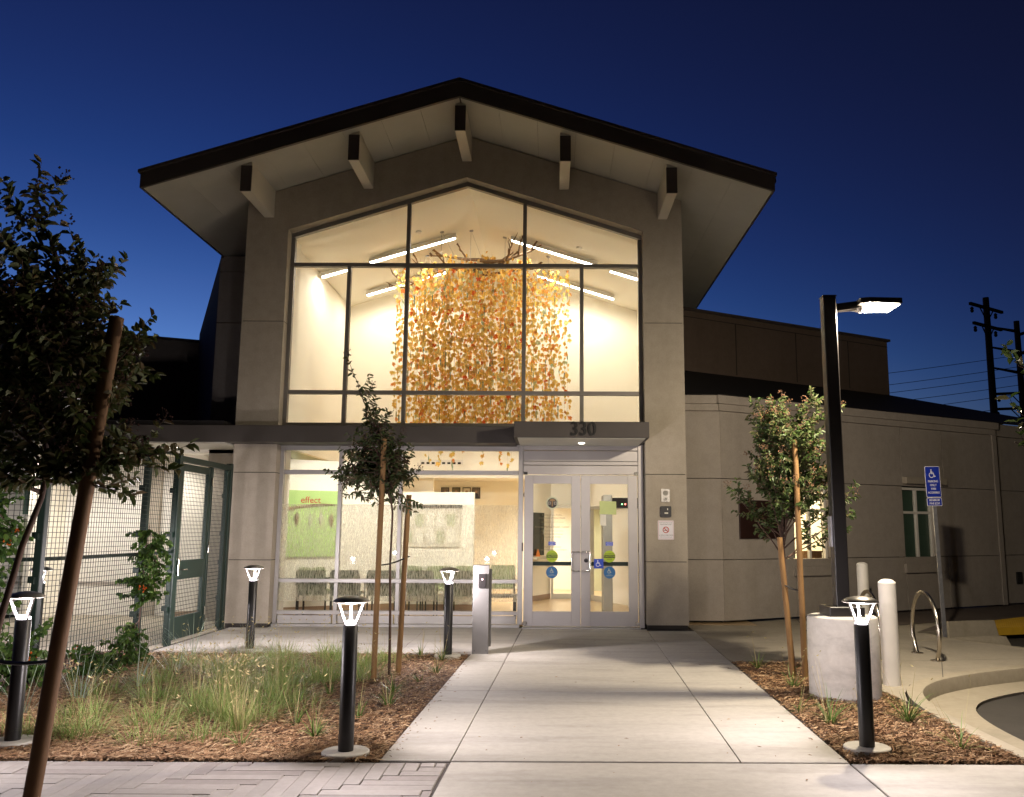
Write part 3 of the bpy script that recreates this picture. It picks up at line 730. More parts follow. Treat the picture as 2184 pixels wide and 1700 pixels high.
# next bay, stepped back, with its own jamb
q = MB(); wbox(q, 7.66, 7.80, -.02, .8, .03, 3.68); part('downpipe_chase', q, 'stucco_wing', wing)
wpanel(7.82, 12.5, .03, 1.07, d0=.12, d1=.5); wpanel(7.82, 12.5, 1.07, 2.48, d0=.12, d1=.5); wpanel(7.82, 12.5, 2.48, 3.68, d0=.12, d1=.5)
k = MB(); wbox(k, 7.8, 12.5, .05, .6, 3.68, 3.95); part('cornice', k, 'stucco_wing', wing)
for wi, (s0, s1) in enumerate(WN):
    k = MB(); z0, z1 = .985, 2.46
    for a, b, c, d_ in ((s0, s0 + .05, z0, z1), (s1 - .05, s1, z0, z1), (s0 + .052, s1 - .052, z0, z0 + .05), (s0 + .052, s1 - .052, z1 - .05, z1), (s0 + .46 if wi == 0 else s0 + .5, s0 + .51 if wi == 0 else s0 + .55, z0 + .052, z1 - .052)):
        wbox(k, a, b, .10, .16, c, d_)
    mid = s0 + (.46 if wi == 0 else .5)
    for a, b in ((s0 + .052, mid - .002), (mid + .052, s1 - .052)): wbox(k, a, b, .102, .158, 1.93, 1.98)
    w1 = part('wing_window', k, 'white_paint', wing)
    k = MB(); wbox(k, s0 + .04, s1 - .04, .13, .136, z0 + .04, z1 - .04); part('window_pane', k, 'glass', wing)
    k = MB(); wbox(k, s0 - .06, s1 + .12, -.06, .20, .76, .93); part('window_sill', k, 'stucco_wing', wing)
    if wi == 1:
        k = MB(); wbox(k, s0 + .02, s1 + .25, -.12, .1, 2.53, 2.66); part('window_shade', k, 'stucco', wing)
        k = MB(); wbox(k, s0 + .02, s1 - .02, .17, .18, z0, z1); part('roller_blind', k, 'blind_green', wing)
# lit room behind the first wing window
k = MB()
a0, a1, d0, d1 = 1.4, 3.6, .232, 3.0
k.add([wp(a0, d0, .3), wp(a1, d0, .3), wp(a1, d1, .3), wp(a0, d1, .3), wp(a0, d0, 2.7), wp(a1, d0, 2.7), wp(a1, d1, 2.7), wp(a0, d1, 2.7)], [(0, 1, 2, 3), (4, 7, 6, 5), (1, 5, 6, 2), (2, 6, 7, 3), (3, 7, 4, 0)])
part('office_room', k, 'inner_wall', wing)
# opening through the backing for that window: rebuild backing without it
bpy.data.objects['wing_wall'].data.clear_geometry()
k = MB()
for s0, s1, z0, z1 in ((.02, 1.70, 0, 3.9), (2.62, 7.6, 0, 3.9), (1.70, 2.62, 0, .98), (1.70, 2.62, 2.47, 3.9)): wbox(k, s0, s1, .205, .23, z0, z1)
me = bpy.data.meshes.new('wing_wall'); me.from_pydata([tuple(v) for v in k.v], [], k.f); me.materials.append(MATS['joint_dark']); wing.data = me
# shed roof and upper block of the right wing
q = MB(); q.add([wp(-.10, -.14, 3.955), wp(12.6, -.14, 3.955), wp(12.9, 2.5, 4.64), wp(7.49, 2.5, 4.90), wp(.52, 2.5, 4.93), (2.26, 15.08, 3.955)], [(0, 1, 2, 3, 4, 5)])
q.add([wp(7.49, 2.5, 4.90), wp(12.9, 2.5, 4.64), wp(12.9, 6, 4.3), wp(7.49, 6, 4.5)], [(0, 1, 2, 3)])
part('wing_roof', q, 'roof_dark')
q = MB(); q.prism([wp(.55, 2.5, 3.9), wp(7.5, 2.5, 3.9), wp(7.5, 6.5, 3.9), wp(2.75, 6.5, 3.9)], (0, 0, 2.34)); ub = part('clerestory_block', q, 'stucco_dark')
k = MB(); k.prism([wp(.56, 2.44, 6.242), wp(7.56, 2.44, 6.242), wp(7.56, 6.56, 6.242), wp(2.8, 6.56, 6.242)], (0, 0, .058)); part('parapet_cap', k, 'fascia', ub)
for s_ in (2.6, 4.4, 6.1):
    k = MB(); wbox(k, s_, s_ + .02, 2.492, 2.4995, 4.95, 6.1); part('panel_joint', k, 'joint_dark', ub)
k = MB(); wbox(k, .5, 7.5, 2.492, 2.4995, 6.1, 6.115); part('panel_joint', k, 'joint_dark', ub)

# --- left wing (rotated block) and patio wall
q = MB(); q.box(-6.45, 16.26, 2.9, -5.21, 16.6, 6.5); lw = part('left_return_wall', q, 'stucco_dark')
for z0, z1 in ((2.95, 5.48), (5.50, 6.50), (6.515, 6.82)):
    k = MB(); k.box(-6.45, 16.22, z0, -5.22, 16.5, z1); part('stucco_panel', k, 'stucco_wing', lw)
def vwall(a, b, th, z0, z1):
    a = Vector(a); b = Vector(b); d = (b - a).normalized(); n = Vector((-d.y, d.x)) * th; k = MB()
    return k.prism([(a.x, a.y, z0), (b.x, b.y, z0), (b.x + n.x, b.y + n.y, z0), (a.x + n.x, a.y + n.y, z0)], (0, 0, z1 - z0))
part('left_flank_wall', vwall((-6.46, 16.24), (-9.55, 22.9), -.3, 2.9, 6.78), 'stucco_dark')
part('flank_coping', vwall((-6.43, 16.2), (-9.53, 22.9), -.34, 6.782, 6.83), 'fascia')
part('left_rear_wall', vwall((-9.5, 22.95), (-22, 17.4), -.3, 0, 6.55), 'stucco_wing')
part('rear_coping', vwall((-9.5, 22.9), (-22, 17.35), -.4, 6.552, 6.62), 'fascia')
q = MB(); q.box(-14, 16.0, 0, -5.95, 16.3, 3.0); pw = part('patio_wall', q, 'white_paint')
q = MB(); q.box(-5.95, 15.0, 0, -5.2, 15.3, 2.94); part('patio_return', q, 'stucco')
q = MB(); q.box(-14, 13.9, 3.22, -5.3, 16.3, 3.30); part('patio_roof', q, 'roof_dark')
# patio windows
for x0, x1, z0, z1 in ((-9.75, -9.0, .7, 2.35), (-11.0, -10.0, .7, 2.35)):
    k = MB(); k.box(x0, 15.94, z0, x0 + .06, 15.999, z1); k.box(x1 - .06, 15.94, z0, x1, 15.999, z1); k.box(x0 + .061, 15.94, z0, x1 - .061, 15.999, z0 + .06); k.box(x0 + .061, 15.94, z1 - .06, x1 - .061, 15.999, z1); k.box(x0 + .061, 15.94, 1.72, x1 - .061, 15.999, 1.80)
    w1 = part('patio_window', k, 'white_paint', pw)
    k = MB(); k.box(x0 + .05, 15.97, z0 + .05, x1 - .05, 15.995, 1.74); part('patio_blind', k, 'inner_olive', pw)
    k = MB(); k.box(x0 + .05, 15.972, 1.79, x1 - .05, 15.996, z1 - .05); part('patio_blind', k, 'blind_green', pw)
k = MB(); k.box(-7.35, 15.9, 0, -7.15, 15.999, 2.9); part('patio_pilaster', k, 'stucco', pw)
k = MB(); k.box(-14, 15.98, .55, -5.96, 15.999, .60); part('patio_rail', k, 'stucco_wing', pw)
k = MB(); k.box(-9.4, 13.9, -.02, -5.2, 16.0, .006); part('patio_floor', k, 'walk_concrete')
k = MB(); k.box(-9.4, 11.4, -.02, -5.2, 13.9, .004); part('patio_floor', k, 'walk_concrete')

# ================================================================== INTERIOR OF THE HALL
YBK = 19.55
def zceil(x): return 7.70 - SL * abs(x - X0)
q = MB(); q.box(-8.5, YB, -.05, 3.5, 25, .0); part('hall_floor', q, 'inner_floor')
for sx in (-1, 1):
    xe = -4.68 if sx < 0 else 2.015; q = MB()
    q.prism([(xe, YW + .1, zceil(xe)), (X0, YW + .1, zceil(X0)), (X0, YW + .1, zceil(X0) + .05), (xe, YW + .1, zceil(xe) + .05)], (0, YBK - YW, 0)); part('hall_ceiling', q, 'inner_ceiling')
q = MB(); q.prism([(-4.70, YBK, 2.72), (2.02, YBK, 2.72), (2.02, YBK, zceil(2.02)), (X0, YBK, zceil(X0)), (-4.70, YBK, zceil(-4.70))], (0, .12, 0)); part('hall_back_wall', q, 'inner_wall')
q = MB(); q.box(-4.80, YB + .002, 3.0, -4.69, YBK, zceil(-4.69) + .04); part('hall_side_wall', q, 'inner_wall')
q = MB(); q.box(2.005, YB + .002, 0., 2.018, 23, zceil(2.0) + .04); part('hall_side_wall', q, 'inner_wall')
# plastered inside of the front wall
for x0, x1 in ((-4.68, WL - .0), (WR, 2.0)):
    q = MB(); q.box(x0, YB + .001, 0, x1, YB + .014, zceil(x0 if x0 < X0 else x1)); part('inner_pier_lining', q, 'inner_wall')
for x, sg in ((WL, 1), (WR, -1)):
    q = MB(); q.box(min(x, x + sg * .012), YW + MD + .002, 0, max(x, x + sg * .012), YB + .012, zwin(x) - .03); part('inner_jamb_lining', q, 'inner_wall')
for sx in (-1, 1):
    xe = WL if sx < 0 else WR; q = MB()
    q.prism([(xe, YW + MD + .002, zwin(xe) - .002), (X0, YW + MD + .002, zwin(X0) - .002), (X0, YW + MD + .002, zwin(X0) - .014), (xe, YW + MD + .002, zwin(xe) - .014)], (0, YB - YW - MD + .01, 0)); part('inner_head_lining', q, 'inner_wall')
q = MB(); q.box(-4.51, YW + .08, 2.99, 1.57, YB, 3.26); part('inner_spandrel', q, 'inner_wall')
# low rooms behind and to the left
q = MB(); q.box(-9, 15.0, 2.86, -4.81, 24, 2.95); q.box(-4.81, YBK + .121, 2.862, 2.2, 24.5, 2.95); part('low_ceiling', q, 'inner_ceiling')
q = MB(); q.box(-4.82, YB + .05, 2.862, -4.80, YBK, 3.05); part('ceiling_edge', q, 'inner_olive')
part('mural_wall', vwall((-6.6, 15.23), (-3.02, 17.25), .12, 0, 2.86), 'inner_wall')
q = MB(); q.box(-9, 23.4, 0, 2.2, 23.55, 2.86); part('corridor_wall', q, 'inner_wall')
q = MB(); q.box(-9.0, 15, 0, -8.9, 24, 2.9); part('corridor_wall', q, 'inner_wall')
q = MB(); q.box(-2.98, 17.25, 0, -1.50, 17.37, 2.30); part('partition', q, 'inner_wall')
q = MB(); q.box(-4.0, 20.2, 0, -2.72, 20.3, 2.86); part('corridor_return', q, 'inner_wall')
part('vestibule_wall', vwall((.92, 20.0), (2.0, 17.9), -.1, 2.1, 2.72), 'inner_wall')
part('vestibule_wall', vwall((1.72, 18.42), (2.0, 17.9), -.1, 0, 2.1), 'inner_wall')
part('corridor_side', vwall((.60, 23.4), (.92, 20.0), -.1, 2.15, 2.72), 'inner_wall')
part('reception_wall', vwall((-.45, 19.35), (.02, 20.35), .1, 0, 2.72), 'inner_wall')
part('reception_wall', vwall((.02, 20.35), (.95, 20.35), .1, 2.15, 2.72), 'inner_wall')
# inner door frames
def iframe(a, b, h, nm='inner_door_frame'):
    a = Vector(a); b = Vector(b); d = (b - a).normalized(); L = (b - a).length; k = MB()
    def pc(s0, s1, z0, z1, t=.05):
        n = Vector((-d.y, d.x)) * t; A = a + d * s0 - n; B_ = a + d * s1 - n
        k.prism([(A.x, A.y, z0), (B_.x, B_.y, z0), (B_.x + 2 * n.x, B_.y + 2 * n.y, z0), (A.x + 2 * n.x, A.y + 2 * n.y, z0)], (0, 0, z1 - z0))
    pc(0, .06, 0, h); pc(L - .06, L, 0, h); pc(.062, L - .062, h - .07, h); pc(L * .52, L * .52 + .05, .0, h - .072); pc(.062, L * .52 - .002, .0, .12, .04)
    o = part(nm, k, 'inner_frame'); k = MB()
    A = a + d * .06; B_ = a + d * (L * .52); k.quad((A.x, A.y, .12), (B_.x, B_.y, .12), (B_.x, B_.y, h - .07), (A.x, A.y, h - .07)); part('inner_glass', k, 'glass', o)
    k = MB(); A = a + d * (L * .52 + .055); B_ = a + d * (L - .062); n = Vector((-d.y, d.x)) * .02
    k.prism([(A.x, A.y, .01), (B_.x, B_.y, .01), (B_.x + n.x, B_.y + n.y, .01), (A.x + n.x, A.y + n.y, .01)], (0, 0, h - .09)); part('inner_door', k, 'inner_wall', o)
iframe((.03, 20.33), (.95, 20.33), 2.14); iframe((.94, 19.95), (1.71, 18.43), 2.1)
q = MB(); q.box(.9, 22.9, 0, 2.0, 23.0, 2.72); part('corridor_wall', q, 'inner_olive')
part('base_board', vwall((-.46, 19.33), (.01, 20.33), -.012, 0, .12), 'base_trim')
q = MB(); q.box(-2.98, 17.238, 0, -1.5, 17.248, .12); part('base_board', q, 'base_trim')
part('base_board', vwall((-6.6, 15.215), (-3.02, 17.235), -.01, 0, .14), 'base_trim')
# reception hatch and ledge
q = MB(); k_ = vwall((-.40, 19.33), (-.12, 19.93), -.14, .92, .98); part('reception_ledge', k_, 'inner_frame')
part('reception_hatch', vwall((-.38, 19.34), (-.13, 19.87), -.006, 1.0, 1.95), 'glass_dark')
# air grille on the back wall
q = MB(); q.box(-2.95, YBK - .02, 3.02, -1.98, YBK - .002, 3.13); gr = part('air_grille', q, 'white_paint')
for i in range(8):
    k = MB(); k.box(-2.92 + i * .118, YBK - .024, 3.03, -2.85 + i * .118, YBK - .021, 3.075); part('grille_slot', k, 'joint_dark', gr)
for x, y, z in ((-2.6, 16.2, None), (.55, 16.3, None)):
    q = MB(); q.lathe([(.055, 0), (.06, .02), (.06, .035)], 16, (x, y, zceil(x) - .035)); part('smoke_detector', q, 'white_paint')
# recessed downlights
for x, y, z in ((-2.45, 20.9, 2.86), (-1.0, 20.9, 2.86), (.4, 21.8, 2.86), (-.2, 22.2, 2.86), (1.45, 21.5, 2.86), (-6.3, 16.9, 2.86), (-5.6, 18.4, 2.86), (-5.3, 16.5, 2.86)):
    q = MB(); q.lathe([(.0, 0), (.085, 0)], 18, (x, y, z - .004)); q.f = [f for f in q.f if len(f) == 4]; o = part('downlight', q, 'down_glow')
    la = bpy.data.lights.new('downlight_lamp', 'SPOT'); la.energy = DOWN_W * 4; la.color = (1, .90, .74); la.spot_size = R(130); la.spot_blend = .8; la.shadow_soft_size = .08
    lo = bpy.data.objects.new('downlight_lamp', la); COL.objects.link(lo); lo.location = (x, y, z - .02); lo.parent = B
for x in (-4.0, -3.0, -2.0, -1.0, .5):  # added fill spots with glowing discs, out of view, to brighten the lobby
    q = MB(); q.lathe([(.0, 0), (.06, 0)], 16, (x, 14.74, 2.984)); q.f = [f for f in q.f if len(f) == 4]; part('spandrel_fill_disc', q, 'down_glow')
    la = bpy.data.lights.new('spandrel_fill_lamp', 'SPOT'); la.energy = 170; la.color = (1, .94, .82); la.spot_size = R(112); la.spot_blend = .6; la.shadow_soft_size = .1
    lo = bpy.data.objects.new('spandrel_fill_lamp', la); COL.objects.link(lo); lo.location = (x, 14.74, 2.96); lo.rotation_euler = (R(50), 0, 0); lo.parent = B
# patio downlights
for x, y in ((-6.4, 14.6), (-7.6, 14.8), (-8.8, 14.6), (-6.9, 15.3)):
    q = MB(); q.lathe([(.0, 0), (.08, 0)], 18, (x, y, 2.920)); q.f = [f for f in q.f if len(f) == 4]; part('patio_downlight', q, 'down_glow')
    la = bpy.data.lights.new('patio_lamp', 'SPOT'); la.energy = 85; la.color = (1, .93, .86); la.spot_size = R(150); la.spot_blend = .7; la.shadow_soft_size = .1
    lo = bpy.data.objects.new('patio_lamp', la); COL.objects.link(lo); lo.location = (x, y, 2.90); lo.parent = B
la = bpy.data.lights.new('canopy_lamp', 'SPOT'); la.energy = 14; la.color = (1, .93, .88); la.spot_size = R(140); la.spot_blend = .9; la.shadow_soft_size = .06
lo = bpy.data.objects.new('canopy_lamp', la); COL.objects.link(lo); lo.location = (.505, 13.78, 2.92); lo.parent = B
la = bpy.data.lights.new('office_lamp', 'POINT'); la.energy = 60; la.color = (1, .85, .6); la.shadow_soft_size = .25
lo = bpy.data.objects.new('office_lamp', la); COL.objects.link(lo); lo.location = wp(2.4, 1.6, 2.45); lo.parent = B

# ================================================================== THINGS INSIDE
def pendant(y, xa, xb, label):
    za, zb_ = zceil(xa) - .13, zceil(xb) - .13
    t = thing('linear_light', label, 'ceiling light', ((xa + xb) / 2, y, (za + zb_) / 2), group='linear lights under the vaulted ceiling')
    c = Vector(t.location); w = .04
    q = MB(); q.prism([Vector(p) - c for p in ((xa, y - w, za), (xb, y - w, zb_), (xb, y - w, zb_ + .06), (xa, y - w, za + .06))], (0, 2 * w, 0)); q.build('diffuser', 'tube_glow', t)
    q = MB(); q.prism([Vector(p) - c for p in ((xa - .02, y - .06, za + .062), (xb + .02, y - .06, zb_ + .062), (xb + .02, y - .06, zb_ + .09), (xa - .02, y - .06, za + .09))], (0, .12, 0))
    for sy in (-.06, .048): q.prism([Vector(p) - c for p in ((xa - .02, y + sy, za + .012), (xb + .02, y + sy, zb_ + .012), (xb + .02, y + sy, zb_ + .061), (xa - .02, y + sy, za + .061))], (0, .012, 0))
    for xe_, ze_, sg in ((xa, za, -1), (xb, zb_, 1)): q.box(min(xe_ + sg * .003, xe_ + sg * .02) - c.x, y - .047 - c.y, ze_ - .004 - c.z, max(xe_ + sg * .003, xe_ + sg * .02) - c.x, y + .047 - c.y, ze_ + .061 - c.z)
    q.build('housing', 'white_paint', t)
    q = MB()
    for f in (.12, .88):
        x = xa + (xb - xa) * f; z = za + (zb_ - za) * f + .07; q.tube([Vector((x, y, z)) - c, Vector((x, y, zceil(x) + .01)) - c], .006, 5)
    q.build('hanger', 'white_paint', t)
    for f in (.12, .37, .63, .88):
        la = bpy.data.lights.new('linear_lamp', 'SPOT'); la.energy = 18 * abs(xb - xa) / 1.7; la.color = (1, .94, .82); la.spot_size = R(164); la.spot_blend = .5; la.shadow_soft_size = .05
        lo = bpy.data.objects.new('linear_lamp', la); COL.objects.link(lo); lo.location = (xa + (xb - xa) * f - c.x, 0, za + (zb_ - za) * f - .03 - c.z); lo.parent = t
    return t
pendant(16.84, -3.66, -1.95, 'white glowing linear light on left ceiling slope, nearer the big window')
pendant(16.80, -.80, .92, 'white glowing linear light on right ceiling slope, nearer the big window')
pendant(18.78, -4.12, -2.38, 'white glowing linear light on left ceiling slope, farther back by rear wall')
pendant(18.75, -.30, 1.40, 'white glowing linear light on right ceiling slope, farther back by rear wall')
pendant(16.86, -4.62, -4.05, 'short end of glowing linear light beside the left side wall')
pendant(16.84, 1.20, 1.75, 'short end of glowing linear light beside the right side wall')

# butterfly mobile
mob = thing('butterfly_mobile', 'hanging sculpture of amber paper butterflies on strings below bare branches', 'sculpture', (-1.45, 17.5, 0))
def bfly_mesh(mt, fold, seed):
    r_ = random.Random(seed); s = .049
    prof = [(0, .55), (.35, .75), (.95, .25), (.9, -.2), (.55, -.35), (.8, -.85), (.35, -.95), (0, -.35)]
    q = MB()
    for sd in (-1, 1):
        pts = [(sd * x * s * math.cos(fold), -abs(x) * s * math.sin(fold) * 1.0, z * s) for x, z in prof]
        q.add(pts, [tuple(range(len(pts))) if sd > 0 else tuple(range(len(pts) - 1, -1, -1))])
    me = bpy.data.meshes.new('butterfly'); me.from_pydata(q.v, [], q.f); me.materials.append(MATS[mt]); return me
def flat(name, col, tr=.35):
    return island(name, [col, tuple(min(1, c * 1.15) for c in col)], .75, .32)
flat('bf_amber', (.66, .39, .075)); flat('bf_gold', (.72, .49, .12)); flat('bf_tan', (.54, .35, .12)); flat('bf_red', (.68, .12, .03)); flat('bf_orange', (.82, .32, .08)); flat('bf_sage', (.40, .50, .32))
bm_list = [(bfly_mesh(mt, fo, i), w) for i, (mt, fo, w) in enumerate([('bf_amber', .5, 5), ('bf_gold', .9, 5), ('bf_tan', .3, 4), ('bf_amber', 1.1, 4), ('bf_gold', .25, 3), ('bf_red', .5, 1.3), ('bf_orange', .8, 1.3), ('bf_sage', .7, .8)])]
bms = [b for b, _ in bm_list]; bw = [w for _, w in bm_list]
strands = []
for i in range(215):
    x = -1.75 + 3.55 * ((i * .6180339) % 1.0) + rng.uniform(-.03, .03)
    if rng.random() < max(0, (abs(x) - .9)) * .75: continue
    x = max(-1.8, min(1.85, x)); y = rng.uniform(-.75, .75) * math.sqrt(max(.1, 1 - (x / 2.0) ** 2))
    top = 7.0 - .12 * abs(x) + rng.uniform(-.12, .16); bot = 3.25 + .5 * (abs(x) / 1.8) ** 2 * rng.random() + rng.uniform(-.15, .45)
    if rng.random() < .10 and abs(x) < 1.1: bot = rng.uniform(2.72, 3.0)
    strands.append((x, y, top, bot))
th = MB(); items = []; rib = MB()
for x, y, top, bot in strands:
    th.tube([(x, y, top + .12), (x, y, bot)], .0016, 3, False)
    z = top
    while z > bot:
        if rng.random() < .82: items.append((x + rng.uniform(-.055, .055), y + rng.uniform(-.03, .03), z))
        if rng.random() < .045:
            a = rng.random() * 3; L2 = rng.uniform(.12, .26); w2 = .016
            rib.add([(x - w2 * math.cos(a), y - w2 * math.sin(a), z), (x + w2 * math.cos(a), y + w2 * math.sin(a), z), (x + w2 * .8, y + .01, z - L2 * .5), (x + w2 * .2, y, z - L2), (x - w2 * .8, y, z - L2 * .5)], [(0, 1, 2, 3, 4)])
        z -= rng.uniform(.08, .15)
th.build('string', 'thread', mob)
island('ribbon_mix', [(.22, .36, .26), (.30, .42, .30), (.35, .35, .16), (.18, .28, .24)], .7, .35)
o = rib.build('ribbon', 'ribbon_mix', mob)
items.sort(key=lambda p: p[1])
def bf_rot(): return (rng.uniform(-.5, .5), rng.uniform(-.7, .7), rng.uniform(-1.2, 1.2))
for i, p in enumerate(items[:300]):
    o = bpy.data.objects.new('butterfly', rng.choices(bms, bw)[0]); COL.objects.link(o); o.parent = mob; o.location = p; o.rotation_euler = bf_rot(); s_ = rng.uniform(.75, 1.35); o.scale = (s_, s_, s_)
rest = MB(); prof = [(0, .55), (.4, .75), (.95, .25), (.9, -.2), (.55, -.35), (.75, -.85), (.3, -.9), (0, -.35), (-.3, -.9), (-.75, -.85), (-.55, -.35), (-.9, -.2), (-.95, .25), (-.4, .75)]
for p in items[300:]:
    M = Matrix.Rotation(rng.uniform(-1.2, 1.2), 3, 'Z') @ Matrix.Rotation(rng.uniform(-.7, .7), 3, 'Y') @ Matrix.Rotation(rng.uniform(-.5, .5), 3, 'X'); s_ = .049 * rng.uniform(.75, 1.35); fo = rng.uniform(.2, 1.0)
    vs = [M @ Vector((a * math.cos(fo), -abs(a) * math.sin(fo), b)) * s_ + Vector(p) for a, b in prof]
    rest.add(vs, [(0, 1, 2, 3, 4, 5, 6, 7), (0, 7, 8, 9, 10, 11, 12, 13)])
tag(rest.build('butterfly_swarm', 'butterfly_mix', mob), kind='stuff')
# antler-like branches the strings hang from
def limb(mb, a, d, L, r, depth, rr):
    pts = [Vector(a)]; v = Vector(d).normalized(); k = 5
    for i in range(k):
        v = (v + Vector((rr.uniform(-.25, .25), rr.uniform(-.15, .15), rr.uniform(-.2, .28)))).normalized(); pts.append(pts[-1] + v * L / k)
        if depth and i > 0 and rr.random() < .6:
            w = (v + Vector((rr.uniform(-.8, .8), rr.uniform(-.4, .4), rr.uniform(.2, 1.0)))).normalized(); limb(mb, pts[-1], w, L * .38, r * .6, depth - 1, rr)
    mb.tube(pts, [r * (1 - .7 * i / k) for i in range(k + 1)], 6)
rr = random.Random(5)
for sx, yy, x0 in ((-1, -.3, .2), (1, .1, -.2), (-1, .4, .1), (1, -.5, 0.), (1, .5, -.3), (-1, 0, -.4)):
    q = MB(); limb(q, (x0, yy, 7.02), (sx, rr.uniform(-.1, .1), .02), 1.35, .045, 2, rr); q.build('bare_branch', 'branch_brown', mob, smooth=True)
q = MB()
for x, y in ((-.75, -.9), (-.2, -.5), (.5, -.4), (1.4, .0), (-1.2, .2), (.9, .4)):
    xx = x - 1.45; q.tube([(x, y, zceil(xx) + .02), (x, y, 7.0)], .004, 4); q.tube([(x, y, zceil(xx) + .02), (x + .25, y, 7.0)], .003, 4)
    q.lathe([(.05, -.01), (.05, .01)], 10, (x, y, zceil(xx)))
q.build('hanging_cable', 'galv', mob)

# mural with branch, on the angled wall
ma, mb_ = Vector((-6.6, 15.23)), Vector((-3.02, 17.25)); md = (mb_ - ma).normalized(); mang = math.atan2(md.y, md.x)
mu = thing('mural_panel', 'light green mural panel with painted branch and hanging cocoons on angled wall', 'mural', (-5.35, 15.905, 0), mang)
q = MB(); q.box(-.3, -.03, 1.05, 1.52, -.012, 2.28); q.build('panel', 'inner_green', mu)
q = MB(); pts = [(.0 + .24 * i, -.04, 1.80 + .22 * math.sin(i * .28) ** 1.0) for i in range(7)]; q.tube(pts, [.035, .03, .032, .026, .03, .022, .012], 7); q.build('painted_branch', 'branch_brown', mu, smooth=True)
for i, x in enumerate((.45, .7, .95, 1.15, 1.35)):
    q = MB(); q.lathe([(.004, 0), (.035, -.06), (.045, -.14), (.03, -.22), (.005, -.27)], 10, (x, -.05, 1.86 + .02 * (i % 2))); q.build('cocoon', ('board', 'branch_brown', 'inner_olive')[i % 3], mu, smooth=True)
text('mural_lettering', 'effect', .17, 'red_ink', mu, (.95, -.034, 2.10), .002)
# notice board on partition
nb = thing('notice_board', 'wide framed notice board pinned with papers on half-height partition', 'notice board', (-2.72, 17.24, 0))
q = MB(); q.box(-.22, -.03, 1.22, .95, -.004, 1.98); q.build('backing', 'board', nb)
q = MB(); q.box(-.25, -.04, 1.98, .98, -.002, 2.05); q.build('top_rail', 'chair_black', nb)
for i in range(10):
    x = -.15 + (i % 5) * .21; z = 1.30 + (i // 5) * .33; k = MB(); k.box(x, -.036, z, x + .16, -.031, z + .24 + .03 * (i % 3)); k.build('sheet', 'paper_white' if i % 3 else 'inner_olive', nb)
# portraits on the corridor wall
for i, x in enumerate((-2.83, -2.53, -2.25, -1.99)):
    t = thing('portrait_frame', ['black framed portrait, dark backdrop, first of row beside the corner', 'black framed portrait with pale hair, second of the row', 'black framed portrait with pale backdrop, third of the row', 'black framed portrait with dark suit, last of the row, wholly clear of partition'][i], 'picture frame', (x, 23.39, 0), group='framed portraits along the corridor')
    q = MB(); q.box(-.11, -.03, 2.39, .11, -.002, 2.41); q.box(-.11, -.03, 2.67, .11, -.002, 2.69); q.box(-.11, -.03, 2.411, -.09, -.002, 2.669); q.box(.09, -.03, 2.411, .11, -.002, 2.669); q.build('frame', 'chair_black', t)
    q = MB(); q.box(-.092, -.02, 2.408, .092, -.004, 2.672); q.build('picture', ('portrait', 'ink', 'board', 'portrait')[i], t)
    q = MB(); disc(q, (0, 2.575), .036, -.024, -.021, 14); q.build('face', 'skin_tone', t)
    q = MB(); q.prism([(-.085, -.024, 2.412), (.085, -.024, 2.412), (.06, -.024, 2.50), (.02, -.024, 2.535), (-.02, -.024, 2.535), (-.06, -.024, 2.50)], (0, .003, 0)); q.build('shoulders', 'suit', t)
q = MB(); q.lathe([(.0, 0), (.10, 0), (.10, .02), (.06, .03)], 20); q.f = [f for f in q.f if len(f) in (4, 20)]
o = tag(q.build('wall_speaker', 'detector_grey'), 'round grey speaker on the cream wall beside the entrance doors', 'speaker'); o.rotation_euler = (R(90), 0, 0); o.location = (-.62, 23.38, 2.50)
# waiting chairs
def make_chair(back_mt):
    t = thing('waiting_chair', '', 'chair')
    q = MB(); q.bbox(-.235, -.22, .42, .235, .24, .475, .02); q.build('seat', back_mt, t)
    q = MB(); n = 9; pts = []
    for i in range(n):
        a = (i / (n - 1) - .5) * 2; pts.append((a * .26, -.27 + .05 * (1 - a * a) * -1, 0))
    vs = []; fs = []
    for j, (zz, sc_) in enumerate(((.44, .72), (.52, .93), (.66, 1.), (.80, .98), (.86, .86))):
        for i in range(n): vs.append((pts[i][0] * sc_, pts[i][1] - .05 * j / 4, zz))
        for i in range(n): vs.append((pts[i][0] * sc_, pts[i][1] - .05 * j / 4 + .035, zz))
    for j in range(4):
        b = j * 2 * n
        for i in range(n - 1): fs += [(b + i, b + i + 1, b + 2 * n + i + 1, b + 2 * n + i), (b + n + i + 1, b + n + i, b + 3 * n + i, b + 3 * n + i + 1)]
        fs += [(b, b + 2 * n, b + 3 * n, b + n), (b + n - 1, b + 2 * n - 1, b + 4 * n - 1, b + 3 * n - 1)]
    for i in range(n - 1): fs += [(i + 1, i, n + i, n + i + 1), (8 * n + i, 8 * n + i + 1, 9 * n + i + 1, 9 * n + i)]
    q.add(vs, fs); q.build('backrest', back_mt, t, smooth=True, angle=60)
    for sx in (-1, 1):
        for sy in (-.2, .22):
            q = MB(); q.tube([(sx * .25, sy, 0), (sx * .25, sy, .44 if sy > 0 else .66)], .014, 8); q.build('leg', 'chair_black', t)
        q = MB(); q.tube([(sx * .25, -.22, .66), (sx * .26, 0, .67), (sx * .25, .22, .64), (sx * .25, .22, .44)], .014, 8); q.build('armrest', 'chair_black', t)
    return t
ch = make_chair('chair_green'); first = True
for i, x in enumerate((-4.15, -3.56, -2.92, -2.26, -1.58)):
    c = ch if first else copy_tree(ch); first = False
    c.location = (x, 15.55, 0); c['label'] = 'dark green waiting chair with its back to the window'; c['group'] = 'chairs backed against the storefront glass'
ch2 = make_chair('chair_lime'); first = True
